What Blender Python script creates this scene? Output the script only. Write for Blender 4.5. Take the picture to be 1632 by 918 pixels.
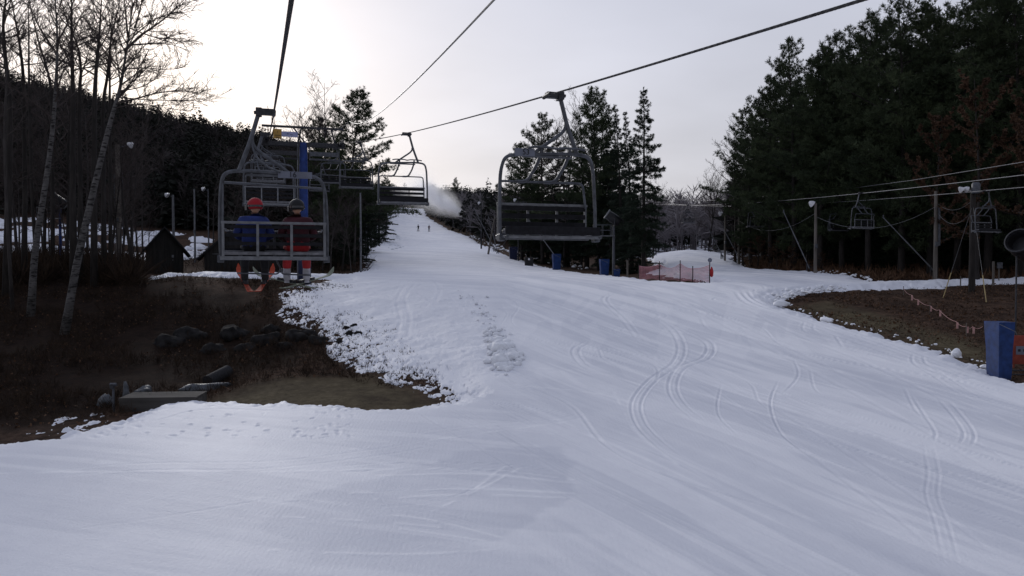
import bpy, bmesh, math, random
import numpy as np
from mathutils import Vector, Matrix, noise as mnoise

for o in list(bpy.data.objects):
    bpy.data.objects.remove(o, do_unlink=True)
SC = bpy.context.scene
COL = SC.collection
R = math.radians
CZ = 6.6                      # camera height above the snow under the lift
F = 1250.0                    # focal length in photo pixels (1632 wide)
PITCH = math.atan(29 / F)     # level line lies 29 px above the middle of the frame

# ------------------------------------------------------------------ camera
cam = bpy.data.cameras.new('camera')
cam.sensor_width = 36.0
cam.lens = 36.0 * F / 1632.0
cam.clip_start = 0.05
cam.clip_end = 3000.0
camo = bpy.data.objects.new('camera', cam)
COL.objects.link(camo)
camo.location = (0, 0, CZ)
camo.rotation_euler = (math.pi / 2 - PITCH, 0, 0)
SC.camera = camo

# ------------------------------------------------------------------ world, sun, exposure
SUN_AZ = R(-25)               # from +Y towards +X
SUN_EL = R(17)
SUN_DIR = Vector((math.sin(SUN_AZ) * math.cos(SUN_EL), math.cos(SUN_AZ) * math.cos(SUN_EL), math.sin(SUN_EL)))
W = bpy.data.worlds.new('World')
SC.world = W
W.use_nodes = True
nt = W.node_tree
nt.nodes.clear()
def wn(t, **k):
    n = nt.nodes.new(t)
    for a, b in k.items():
        setattr(n, a, b)
    return n
def wmath(op, a, b=None, c=None, clamp=False):
    n = wn('ShaderNodeMath', operation=op)
    n.use_clamp = clamp
    for i, v in enumerate((a, b, c)):
        if v is None: continue
        if isinstance(v, (int, float)): n.inputs[i].default_value = v
        else: nt.links.new(v, n.inputs[i])
    return n.outputs[0]
sky = wn('ShaderNodeTexSky', sky_type='NISHITA')
sky.sun_disc = False
sky.sun_elevation = SUN_EL
sky.sun_rotation = SUN_AZ
sky.air_density = 1.0
sky.dust_density = 3.0
tc = wn('ShaderNodeTexCoord')
dotn = wn('ShaderNodeVectorMath', operation='DOT_PRODUCT')
nt.links.new(tc.outputs['Generated'], dotn.inputs[0])
dotn.inputs[1].default_value = SUN_DIR
d0 = wmath('MAXIMUM', dotn.outputs['Value'], 0.0)
glow = wmath('ADD', wmath('MULTIPLY', wmath('POWER', d0, 6.0), 1.25), wmath('MULTIPLY', wmath('POWER', d0, 40.0), 1.0))
sep = wn('ShaderNodeSeparateXYZ')
nt.links.new(tc.outputs['Generated'], sep.inputs[0])
# cloud layer: noise on the plane the clouds lie in
zc = wmath('ADD', wmath('MAXIMUM', sep.outputs['Z'], 0.0), 0.12)
cmb = wn('ShaderNodeCombineXYZ')
nt.links.new(wmath('DIVIDE', sep.outputs['X'], zc), cmb.inputs[0])
nt.links.new(wmath('DIVIDE', sep.outputs['Y'], zc), cmb.inputs[1])
cn = wn('ShaderNodeTexNoise')
cn.inputs['Scale'].default_value = 0.55
cn.inputs['Detail'].default_value = 5.0
cn.inputs['Roughness'].default_value = 0.5
nt.links.new(cmb.outputs[0], cn.inputs['Vector'])
cmod = wmath('ADD', wmath('MULTIPLY', wmath('SUBTRACT', cn.outputs['Fac'], 0.5), 0.75), 1.0)
zramp = wn('ShaderNodeMix', data_type='RGBA')
nt.links.new(wmath('MULTIPLY', sep.outputs['Z'], 1.6, clamp=True), zramp.inputs['Factor'])
zramp.inputs['A'].default_value = (6.35, 6.3, 6.8, 1)
zramp.inputs['B'].default_value = (4.9, 5.3, 6.8, 1)
scl = wn('ShaderNodeVectorMath', operation='SCALE')
nt.links.new(zramp.outputs['Result'], scl.inputs[0])
# the cloud deck is brighter towards the hidden sun than behind the camera
aw = wmath('ADD', wmath('MULTIPLY', wmath('ADD', wmath('MULTIPLY', dotn.outputs['Value'], 0.5), 0.5), 0.50), 0.50)
nt.links.new(wmath('MULTIPLY', cmod, aw), scl.inputs['Scale'])
gcol = wn('ShaderNodeVectorMath', operation='SCALE')
gcol.inputs[0].default_value = (0.95, 0.98, 1.06)
nt.links.new(glow, gcol.inputs['Scale'])
addn = wn('ShaderNodeVectorMath', operation='ADD')
nt.links.new(scl.outputs[0], addn.inputs[0])
nt.links.new(gcol.outputs[0], addn.inputs[1])
mix = wn('ShaderNodeMix', data_type='RGBA')
mix.inputs['Factor'].default_value = 0.9          # the overcast covers nearly all of the clear sky
nt.links.new(sky.outputs[0], mix.inputs['A'])
nt.links.new(addn.outputs[0], mix.inputs['B'])
bg = wn('ShaderNodeBackground')
bg.inputs['Strength'].default_value = 0.1
nt.links.new(mix.outputs['Result'], bg.inputs['Color'])
wo = wn('ShaderNodeOutputWorld')
nt.links.new(bg.outputs[0], wo.inputs['Surface'])

sl = bpy.data.lights.new('sun', 'SUN')
sl.energy = 1.2
sl.angle = R(14)
sl.color = (1.0, 0.97, 0.94)
so = bpy.data.objects.new('sun', sl)
COL.objects.link(so)
so.location = SUN_DIR * 60
so.rotation_euler = SUN_DIR.to_track_quat('Z', 'Y').to_euler()
SC.view_settings.view_transform = 'Standard'
SC.view_settings.look = 'None'
SC.view_settings.exposure = 0.08
SC.view_settings.gamma = 1.0
SC.view_settings.use_curve_mapping = False
SC.render.film_transparent = False
try:
    SC.cycles.volume_step_rate = 2.0
    SC.cycles.volume_max_steps = 128
    SC.cycles.max_bounces = 6
    SC.cycles.volume_bounces = 6
    SC.cycles.max_bounces = 8
except Exception:
    pass

# ------------------------------------------------------------------ materials
def mat(name, col, rough=0.8, metal=0.0, var=0.25, scale=6.0, bump=0.0, bscale=40.0, col2=None, detail=4.0, stretch=None, spec=0.3):
    """procedural surface: noise mottling between two tones, roughness variation and bump"""
    m = bpy.data.materials.new(name)
    m.use_nodes = True
    t = m.node_tree
    b = t.nodes['Principled BSDF']
    b.inputs['Roughness'].default_value = rough
    b.inputs['Metallic'].default_value = metal
    b.inputs['Specular IOR Level'].default_value = spec
    c = t.nodes.new('ShaderNodeTexCoord')
    mp = t.nodes.new('ShaderNodeMapping')
    if stretch: mp.inputs['Scale'].default_value = stretch
    t.links.new(c.outputs['Object'], mp.inputs['Vector'])
    n = t.nodes.new('ShaderNodeTexNoise')
    n.inputs['Scale'].default_value = scale
    n.inputs['Detail'].default_value = detail
    t.links.new(mp.outputs[0], n.inputs['Vector'])
    r = t.nodes.new('ShaderNodeValToRGB')
    a = col2 if col2 else tuple(x * (1 - var) for x in col)
    z = col if col2 else tuple(min(1, x * (1 + var)) for x in col)
    r.color_ramp.elements[0].position = 0.32
    r.color_ramp.elements[1].position = 0.68
    r.color_ramp.elements[0].color = (*a, 1)
    r.color_ramp.elements[1].color = (*z, 1)
    t.links.new(n.outputs['Fac'], r.inputs['Fac'])
    t.links.new(r.outputs['Color'], b.inputs['Base Color'])
    if bump:
        n2 = t.nodes.new('ShaderNodeTexNoise')
        n2.inputs['Scale'].default_value = bscale
        n2.inputs['Detail'].default_value = 4.0
        t.links.new(mp.outputs[0], n2.inputs['Vector'])
        bp = t.nodes.new('ShaderNodeBump')
        bp.inputs['Strength'].default_value = bump
        bp.inputs['Distance'].default_value = 0.02
        t.links.new(n2.outputs['Fac'], bp.inputs['Height'])
        t.links.new(bp.outputs[0], b.inputs['Normal'])
    return m

M = {}
M['galv'] = mat('galvanized_steel', (0.088, 0.093, 0.106), 0.5, 0.5, 0.3, 9, 0.1, 60)
M['galv_light'] = mat('pale_galvanized_steel', (0.15, 0.155, 0.168), 0.5, 0.4, 0.25, 9, 0.1, 60)
M['dark_steel'] = mat('dark_steel', (0.045, 0.045, 0.05), 0.55, 0.5, 0.35, 12, 0.1)
M['slat'] = mat('black_seat_slat', (0.011, 0.011, 0.014), 0.6, 0, 0.4, 14, 0.1, spec=0.15)
M['cushion'] = mat('worn_seat_top', (0.16, 0.16, 0.175), 0.5, 0, 0.4, 9, 0.1)
M['blue_paint'] = mat('blue_steel_paint', (0.012, 0.035, 0.16), 0.5, 0.0, 0.3, 3, 0.05)
M['blue_pad'] = mat('blue_vinyl_pad', (0.010, 0.032, 0.12), 0.7, 0.0, 0.3, 4, 0.25, 7)
M['navy'] = mat('faded_navy_pad', (0.01, 0.015, 0.05), 0.6, 0, 0.3, 4, 0.1)
M['wire'] = mat('wire_rope', (0.10, 0.10, 0.105), 0.45, 0.6, 0.4, 30)
M['wire_light'] = mat('bright_cable', (0.22, 0.22, 0.23), 0.5, 0.3, 0.2, 10)
M['yellow'] = mat('yellow_sign_face', (0.42, 0.25, 0.06), 0.6, 0, 0.12, 6)
M['lavender'] = mat('pale_blue_sign_face', (0.30, 0.32, 0.50), 0.6, 0, 0.12, 6)
M['ink'] = mat('sign_ink', (0.02, 0.02, 0.025), 0.7, 0, 0.2)
M['plate'] = mat('number_plate_grey', (0.14, 0.15, 0.19), 0.6, 0, 0.15)
M['white_plastic'] = mat('white_lamp_shell', (0.6, 0.6, 0.62), 0.4, 0, 0.1)
M['old_wood'] = mat('weathered_pole_wood', (0.13, 0.115, 0.10), 0.85, 0, 0.35, 5, 0.3, 30, stretch=(1, 1, 0.12))
M['shed_wood'] = mat('dark_shed_boards', (0.022, 0.020, 0.019), 0.85, 0, 0.4, 7, 0.3, 20, stretch=(1, 1, 0.1))
M['shed_roof'] = mat('dark_shingles', (0.018, 0.018, 0.02), 0.9, 0, 0.4, 14, 0.3, 30)
M['deck_wood'] = mat('grey_deck_boards', (0.055, 0.050, 0.045), 0.9, 0, 0.4, 4, 0.4, 25, stretch=(0.15, 1, 1))
M['stone'] = mat('field_stone', (0.020, 0.019, 0.019), 0.95, 0, 0.5, 3, 0.6, 12, spec=0.05)
M['ice'] = mat('grey_ice', (0.065, 0.07, 0.078), 0.5, 0, 0.3, 4, 0.4, 10)
M['bark_dark'] = mat('dark_bark', (0.030, 0.026, 0.024), 0.95, 0, 0.4, 5, 0.5, 18, stretch=(1, 1, 0.2))
M['bark_grey'] = mat('grey_bark', (0.050, 0.044, 0.042), 0.95, 0, 0.35, 5, 0.4, 18, stretch=(1, 1, 0.25))
M['twig'] = mat('brown_twigs', (0.06, 0.048, 0.045), 0.95, 0, 0.3, 2)
M['needle'] = mat('pine_needles', (0.066, 0.084, 0.042), 0.85, 0, 0.5, 0.45, col2=(0.025, 0.036, 0.021), spec=0.15)
M['needle_dark'] = mat('spruce_needles', (0.040, 0.055, 0.036), 0.85, 0, 0.5, 0.7, col2=(0.014, 0.022, 0.016), spec=0.15)
M['oak_leaf'] = mat('dry_oak_leaves', (0.115, 0.066, 0.040), 0.85, 0, 0.5, 2.5, col2=(0.045, 0.026, 0.018), spec=0.2)
M['forest'] = mat('far_forest', (0.036, 0.036, 0.032), 0.95, 0, 0.4, 0.06, col2=(0.020, 0.024, 0.020), spec=0.05)
M['forest_bare'] = mat('far_bare_wood', (0.075, 0.066, 0.066), 0.95, 0, 0.3, 0.05, col2=(0.042, 0.036, 0.036), spec=0.05)
M['brush'] = mat('dead_brush', (0.055, 0.036, 0.024), 0.95, 0, 0.5, 1.2, col2=(0.016, 0.011, 0.009), spec=0.1)
M['forest_hazed'] = mat('far_hazed_wood', (0.26, 0.24, 0.25), 0.95, 0, 0.3, 0.05, col2=(0.16, 0.145, 0.15), spec=0.05)  # bare wood made paler: the drifting haze is put into its colour
M['litter'] = mat('fallen_oak_leaves', (0.15, 0.085, 0.05), 0.9, 0, 0.5, 3.0, col2=(0.05, 0.028, 0.018), spec=0.15)
M['jacket_blue'] = mat('blue_jacket', (0.018, 0.032, 0.14), 0.8, 0, 0.3, 8, 0.3, 14)
M['jacket_maroon'] = mat('maroon_jacket', (0.05, 0.010, 0.016), 0.8, 0, 0.3, 8, 0.3, 14)
M['red_cloth'] = mat('red_ski_trousers', (0.36, 0.022, 0.026), 0.8, 0, 0.2, 8, 0.3, 14)
M['black_cloth'] = mat('black_ski_trousers', (0.012, 0.012, 0.014), 0.85, 0, 0.3, 8, 0.2, 14)
M['red_shell'] = mat('red_helmet_shell', (0.30, 0.012, 0.02), 0.6, 0, 0.12, 6, spec=0.2)
M['black_shell'] = mat('black_helmet_shell', (0.012, 0.012, 0.014), 0.55, 0, 0.2, 6, spec=0.25)
M['skin'] = mat('skin', (0.42, 0.25, 0.18), 0.6, 0, 0.1, 9)
M['boot'] = mat('white_boot_shell', (0.38, 0.38, 0.42), 0.45, 0, 0.3, 9)
M['ski_orange'] = mat('orange_ski', (0.45, 0.075, 0.035), 0.75, 0, 0.3, 7, col2=(0.26, 0.04, 0.025), spec=0.1)
M['ski_pale'] = mat('pale_ski', (0.20, 0.22, 0.17), 0.7, 0, 0.25, 7, spec=0.1)
M['net'] = mat('faded_red_netting', (0.60, 0.30, 0.33), 0.9, 0, 0.25, 2)
M['orange_panel'] = mat('orange_panel', (0.24, 0.045, 0.028), 0.7, 0, 0.25, 4)
M['tape'] = mat('pale_pink_flag', (0.55, 0.32, 0.30), 0.8, 0, 0.2, 4)
M['guy_yellow'] = mat('dull_yellow_guard', (0.34, 0.26, 0.12), 0.7, 0, 0.2, 4)
M['black_gun'] = mat('black_gun_shell', (0.012, 0.012, 0.014), 0.45, 0, 0.3, 5)
M['glass_dark'] = mat('goggle_lens', (0.02, 0.02, 0.025), 0.15, 0, 0.1, 5, spec=0.6)

def birch_mat():
    m = mat('birch_bark', (0.095, 0.090, 0.088), 0.85, 0, 0.3, 3)
    t = m.node_tree
    b = t.nodes['Principled BSDF']
    c = t.nodes.new('ShaderNodeTexCoord')
    mp = t.nodes.new('ShaderNodeMapping')
    mp.inputs['Scale'].default_value = (2.2, 2.2, 8.0)
    n = t.nodes.new('ShaderNodeTexNoise')
    n.inputs['Scale'].default_value = 1.5
    n.inputs['Detail'].default_value = 4
    r = t.nodes.new('ShaderNodeValToRGB')
    r.color_ramp.elements[0].position = 0.36; r.color_ramp.elements[0].color = (0.10, 0.09, 0.085, 1)
    r.color_ramp.elements[1].position = 0.52; r.color_ramp.elements[1].color = (1, 1, 1, 1)
    mx = t.nodes.new('ShaderNodeMix'); mx.data_type = 'RGBA'; mx.blend_type = 'MULTIPLY'
    mx.inputs['Factor'].default_value = 1.0
    src = b.inputs['Base Color'].links[0].from_socket
    t.links.new(c.outputs['Object'], mp.inputs[0]); t.links.new(mp.outputs[0], n.inputs['Vector'])
    t.links.new(n.outputs['Fac'], r.inputs[0])
    t.links.new(src, mx.inputs['A']); t.links.new(r.outputs[0], mx.inputs['B'])
    t.links.new(mx.outputs['Result'], b.inputs['Base Color'])
    return m
M['birch'] = birch_mat()

def snow_mat():
    m = bpy.data.materials.new('snow')
    m.use_nodes = True
    t = m.node_tree
    b = t.nodes['Principled BSDF']
    b.inputs['Roughness'].default_value = 0.62
    b.inputs['Specular IOR Level'].default_value = 0.28
    a = t.nodes.new('ShaderNodeAttribute'); a.attribute_name = 'pack_sheen'
    r = t.nodes.new('ShaderNodeValToRGB')
    r.color_ramp.elements[0].color = (0.66, 0.675, 0.73, 1)    # hard, icy, scraped snow and the duller-reflecting groomer passes
    r.color_ramp.elements[1].color = (0.91, 0.91, 0.93, 1)     # fresh loose snow and the brighter-reflecting passes
    t.links.new(a.outputs['Fac'], r.inputs[0])
    c = t.nodes.new('ShaderNodeTexCoord')
    n = t.nodes.new('ShaderNodeTexNoise'); n.inputs['Scale'].default_value = 1.3; n.inputs['Detail'].default_value = 9; n.inputs['Roughness'].default_value = 0.7
    t.links.new(c.outputs['Object'], n.inputs['Vector'])
    mx = t.nodes.new('ShaderNodeMix'); mx.data_type = 'RGBA'; mx.blend_type = 'MULTIPLY'
    rr = t.nodes.new('ShaderNodeValToRGB')
    rr.color_ramp.elements[0].position = 0.25; rr.color_ramp.elements[0].color = (0.93, 0.93, 0.94, 1)
    rr.color_ramp.elements[1].position = 0.7; rr.color_ramp.elements[1].color = (1, 1, 1, 1)
    t.links.new(n.outputs['Fac'], rr.inputs[0])
    mx.inputs['Factor'].default_value = 1
    t.links.new(r.outputs[0], mx.inputs['A']); t.links.new(rr.outputs[0], mx.inputs['B'])
    t.links.new(mx.outputs['Result'], b.inputs['Base Color'])
    n2 = t.nodes.new('ShaderNodeTexNoise'); n2.inputs['Scale'].default_value = 14; n2.inputs['Detail'].default_value = 6; n2.inputs['Roughness'].default_value = 0.65
    t.links.new(c.outputs['Object'], n2.inputs['Vector'])
    bp = t.nodes.new('ShaderNodeBump'); bp.inputs['Strength'].default_value = 0.5; bp.inputs['Distance'].default_value = 0.03
    t.links.new(n2.outputs['Fac'], bp.inputs['Height'])
    # groomer corduroy: fine parallel ribs
    wv = t.nodes.new('ShaderNodeTexWave'); wv.bands_direction = 'X'; wv.inputs['Scale'].default_value = 2.6
    wv.inputs['Distortion'].default_value = 1.2; wv.inputs['Detail'].default_value = 2; wv.inputs['Detail Scale'].default_value = 0.6
    t.links.new(c.outputs['Object'], wv.inputs['Vector'])
    bp2 = t.nodes.new('ShaderNodeBump'); bp2.inputs['Strength'].default_value = 0.05; bp2.inputs['Distance'].default_value = 0.02
    t.links.new(wv.outputs['Fac'], bp2.inputs['Height'])
    t.links.new(bp.outputs[0], bp2.inputs['Normal'])
    t.links.new(bp2.outputs[0], b.inputs['Normal'])
    return m
M['snow'] = snow_mat()
M['snow_clod'] = mat('snow_clod', (0.80, 0.81, 0.84), 0.65, 0, 0.06, 5, 0.5, 18)

def ground_mat():
    m = bpy.data.materials.new('bare_ground')
    m.use_nodes = True
    t = m.node_tree
    b = t.nodes['Principled BSDF']
    b.inputs['Roughness'].default_value = 0.95
    b.inputs['Specular IOR Level'].default_value = 0.03
    c = t.nodes.new('ShaderNodeTexCoord')
    def nz(s, d=6, ro=0.6):
        n = t.nodes.new('ShaderNodeTexNoise'); n.inputs['Scale'].default_value = s; n.inputs['Detail'].default_value = d; n.inputs['Roughness'].default_value = ro
        t.links.new(c.outputs['Object'], n.inputs['Vector']); return n.outputs['Fac']
    def ramp(fac, p0, c0, p1, c1):
        r = t.nodes.new('ShaderNodeValToRGB')
        r.color_ramp.elements[0].position = p0; r.color_ramp.elements[0].color = (*c0, 1)
        r.color_ramp.elements[1].position = p1; r.color_ramp.elements[1].color = (*c1, 1)
        t.links.new(fac, r.inputs[0]); return r.outputs[0]
    def mixc(f, A, B):
        x = t.nodes.new('ShaderNodeMix'); x.data_type = 'RGBA'
        if isinstance(f, float): x.inputs['Factor'].default_value = f
        else: t.links.new(f, x.inputs['Factor'])
        t.links.new(A, x.inputs['A']); t.links.new(B, x.inputs['B']); return x.outputs['Result']
    litter = ramp(nz(2.2, 8, 0.75), 0.38, (0.026, 0.017, 0.013), 0.66, (0.115, 0.072, 0.050))
    grass = ramp(nz(3.5, 8, 0.7), 0.32, (0.060, 0.048, 0.029), 0.68, (0.135, 0.110, 0.070))
    a = t.nodes.new('ShaderNodeAttribute'); a.attribute_name = 'grass'
    col = mixc(a.outputs['Fac'], litter, grass)
    col = mixc(ramp(nz(0.35, 5), 0.45, (0, 0, 0), 0.62, (0.55, 0.55, 0.55)), col, ramp(nz(6, 6), 0.3, (0.020, 0.014, 0.012), 0.7, (0.05, 0.036, 0.028)))
    a2 = t.nodes.new('ShaderNodeAttribute'); a2.attribute_name = 'tree_shade'
    col = mixc(a2.outputs['Fac'], col, ramp(nz(2.6, 7, 0.7), 0.35, (0.010, 0.007, 0.006), 0.75, (0.034, 0.021, 0.015)))   # near-black brown, paints in the shade under the trees
    t.links.new(col, b.inputs['Base Color'])
    bp = t.nodes.new('ShaderNodeBump'); bp.inputs['Strength'].default_value = 0.8; bp.inputs['Distance'].default_value = 0.08
    t.links.new(nz(5, 8, 0.7), bp.inputs['Height']); t.links.new(bp.outputs[0], b.inputs['Normal'])
    return m
M['ground'] = ground_mat()

# ------------------------------------------------------------------ helpers
def tag(o, label=None, cat=None, group=None, kind=None):
    if label: o['label'] = label
    if cat: o['category'] = cat
    if group: o['group'] = group
    if kind: o['kind'] = kind
    return o
def thing(name, label, cat, loc=(0, 0, 0), rz=0.0, group=None, scale=None):
    o = bpy.data.objects.new(name, None)
    o.empty_display_size = 0.3
    COL.objects.link(o)
    o.location = loc
    o.rotation_euler = (0, 0, rz)
    if scale: o.scale = scale if not isinstance(scale, (int, float)) else (scale,) * 3
    return tag(o, label, cat, group)
KIDS = {}
def link(name, me, parent=None):
    o = bpy.data.objects.new(name, me)
    COL.objects.link(o)
    if parent is not None:
        o.parent = parent
        KIDS.setdefault(parent.name, []).append(o)
    return o
def copy_tree(root, loc, rz=0.0, label=None, group=None, scale=None):
    r = root.copy()
    COL.objects.link(r)
    r.location = loc
    r.rotation_euler = (0, 0, rz)
    if scale is not None: r.scale = scale if not isinstance(scale, (int, float)) else (scale,) * 3
    if label: r['label'] = label
    if group: r['group'] = group
    for ch in KIDS.get(root.name, []):
        c = ch.copy(); COL.objects.link(c); c.parent = r
        KIDS.setdefault(r.name, []).append(c)
        for g in KIDS.get(ch.name, []):
            d = g.copy(); COL.objects.link(d); d.parent = c
            KIDS.setdefault(c.name, []).append(d)
    return r

class MB:
    """collects boxes, tubes, plates; build() links them as one mesh object"""
    def __init__(s): s.v = []; s.f = []; s.m = []
    def add(s, vs, fs, mi=0):
        k = len(s.v)
        s.v += [tuple(x) for x in vs]
        s.f += [tuple(i + k for i in f) for f in fs]
        s.m += [mi] * len(fs)
        return s
    def box(s, c, d, rz=0.0, mi=0, mtx=None):
        hx, hy, hz = d[0] / 2, d[1] / 2, d[2] / 2
        b = min(hx, hy, hz) * 0.18
        vs = []
        for z, q in ((-hz, b), (-hz + b, 0), (hz - b, 0), (hz, b)):
            for sx, sy in ((-1, -1), (1, -1), (1, 1), (-1, 1)):
                vs.append(Vector((sx * (hx - q), sy * (hy - q), z)))
        if mtx is not None: vs = [mtx @ v for v in vs]
        else:
            ro = Matrix.Rotation(rz, 3, 'Z')
            vs = [ro @ v for v in vs]
        vs = [v + Vector(c) for v in vs]
        fs = [(3, 2, 1, 0), (12, 13, 14, 15)]
        for l in range(3):
            for i in range(4):
                j = (i + 1) % 4
                fs.append((l * 4 + i, l * 4 + j, l * 4 + 4 + j, l * 4 + 4 + i))
        return s.add(vs, fs, mi)
    def tube(s, pts, r, n=8, mi=0, cap=True):
        pts = [Vector(p) for p in pts]
        N = len(pts)
        rs = r if isinstance(r, (list, tuple)) else [r] * N
        t0 = (pts[1] - pts[0]).normalized()
        ref = Vector((0, 0, 1)) if abs(t0.z) < 0.9 else Vector((1, 0, 0))
        u = t0.cross(ref).normalized()
        vs = []
        for i in range(N):
            t = (pts[min(i + 1, N - 1)] - pts[max(i - 1, 0)])
            if t.length < 1e-9: t = t0
            t.normalize()
            u = (u - t * u.dot(t))
            if u.length < 1e-6: u = t.orthogonal()
            u.normalize()
            w = t.cross(u)
            for k in range(n):
                a = 2 * math.pi * k / n
                vs.append(pts[i] + (u * math.cos(a) + w * math.sin(a)) * rs[i])
        fs = []
        for i in range(N - 1):
            for k in range(n):
                j = (k + 1) % n
                fs.append((i * n + k, i * n + j, (i + 1) * n + j, (i + 1) * n + k))
        if cap:
            fs.append(tuple(range(n - 1, -1, -1)))
            fs.append(tuple((N - 1) * n + k for k in range(n)))
        return s.add(vs, fs, mi)
    def lathe(s, prof, c=(0, 0, 0), n=16, mi=0, mtx=None, cap=True):
        vs = []; fs = []
        for r_, z in prof:
            for k in range(n):
                a = 2 * math.pi * k / n
                p = Vector((r_ * math.cos(a), r_ * math.sin(a), z))
                if mtx is not None: p = mtx @ p
                vs.append(p + Vector(c))
        for i in range(len(prof) - 1):
            for k in range(n):
                j = (k + 1) % n
                fs.append((i * n + k, i * n + j, (i + 1) * n + j, (i + 1) * n + k))
        if cap:
            fs.append(tuple(range(n - 1, -1, -1)))
            fs.append(tuple((len(prof) - 1) * n + k for k in range(n)))
        return s.add(vs, fs, mi)
    def prism(s, poly, y0, y1, mi=0):
        """polygon in x,z pushed from y0 to y1"""
        n = len(poly)
        vs = [(p[0], y0, p[1]) for p in poly] + [(p[0], y1, p[1]) for p in poly]
        fs = [tuple(range(n)), tuple(range(2 * n - 1, n - 1, -1))]
        for i in range(n):
            j = (i + 1) % n
            fs.append((i, i + n, j + n, j))
        return s.add(vs, fs, mi)
    def mesh(s, name, mats, smooth=True):
        me = bpy.data.meshes.new(name)
        me.from_pydata(s.v, [], s.f)
        for m_ in (mats if isinstance(mats, (list, tuple)) else [mats]):
            me.materials.append(m_)
        me.polygons.foreach_set('material_index', s.m)
        if smooth:
            me.polygons.foreach_set('use_smooth', [len(f) == 4 for f in s.f])
        me.update()
        bm = bmesh.new(); bm.from_mesh(me)
        bmesh.ops.recalc_face_normals(bm, faces=bm.faces)
        bm.to_mesh(me); bm.free()
        return me
    def build(s, name, mats, parent=None, smooth=True):
        me = s.mesh(name, mats, smooth)
        if smooth:
            try: me.set_sharp_from_angle(angle=R(40))
            except Exception: pass
        return link(name, me, parent)

def mesh_np(name, V, Fc, m, mi=None, smooth=False):
    me = bpy.data.meshes.new(name)
    V = np.asarray(V, dtype=np.float32); Fc = np.asarray(Fc, dtype=np.int32)
    k = Fc.shape[1]
    me.vertices.add(len(V)); me.vertices.foreach_set('co', V.ravel())
    me.loops.add(Fc.size); me.loops.foreach_set('vertex_index', Fc.ravel())
    me.polygons.add(len(Fc)); me.polygons.foreach_set('loop_start', np.arange(len(Fc), dtype=np.int32) * k)
    try: me.polygons.foreach_set('loop_total', np.full(len(Fc), k, dtype=np.int32))
    except Exception: pass
    for x in (m if isinstance(m, (list, tuple)) else [m]): me.materials.append(x)
    if mi is not None: me.polygons.foreach_set('material_index', np.asarray(mi, dtype=np.int32))
    me.polygons.foreach_set('use_smooth', np.full(len(Fc), smooth))
    me.update(calc_edges=True)
    return me

def arc(p0, p1, p2, n=6):
    """quadratic bend"""
    p0, p1, p2 = Vector(p0), Vector(p1), Vector(p2)
    return [p0 * (1 - t) ** 2 + p1 * 2 * t * (1 - t) + p2 * t * t for t in [i / n for i in range(n + 1)]]

def round_path(pts, rad=0.12, n=5):
    """polyline with rounded corners"""
    pts = [Vector(p) for p in pts]
    out = [pts[0]]
    for i in range(1, len(pts) - 1):
        a, b, c = pts[i - 1], pts[i], pts[i + 1]
        r1 = min(rad, (a - b).length * 0.45); r2 = min(rad, (c - b).length * 0.45)
        out += arc(b + (a - b).normalized() * r1, b, b + (c - b).normalized() * r2, n)
    out.append(pts[-1])
    return out

# numpy value noise -------------------------------------------------
_rng = np.random.RandomState(7)
_tab = _rng.rand(512, 512)
def vnoise(x, y):
    x = np.asarray(x, float); y = np.asarray(y, float)
    xi = np.floor(x).astype(np.int64); yi = np.floor(y).astype(np.int64)
    fx = x - xi; fy = y - yi
    fx = fx * fx * (3 - 2 * fx); fy = fy * fy * (3 - 2 * fy)
    a = _tab[xi % 512, yi % 512]; b = _tab[(xi + 1) % 512, yi % 512]
    c = _tab[xi % 512, (yi + 1) % 512]; d = _tab[(xi + 1) % 512, (yi + 1) % 512]
    return (a * (1 - fx) + b * fx) * (1 - fy) + (c * (1 - fx) + d * fx) * fy
def fbm(x, y, o=4, g=0.5):
    s = 0; a = 1; t = 0
    for i in range(o):
        s = s + a * vnoise(x * 2 ** i + 17.3 * i, y * 2 ** i + 9.1 * i); t += a; a *= g
    return s / t
def sstep(a, b, x):
    t = np.clip((x - a) / (b - a), 0, 1)
    return t * t * (3 - 2 * t)

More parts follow.
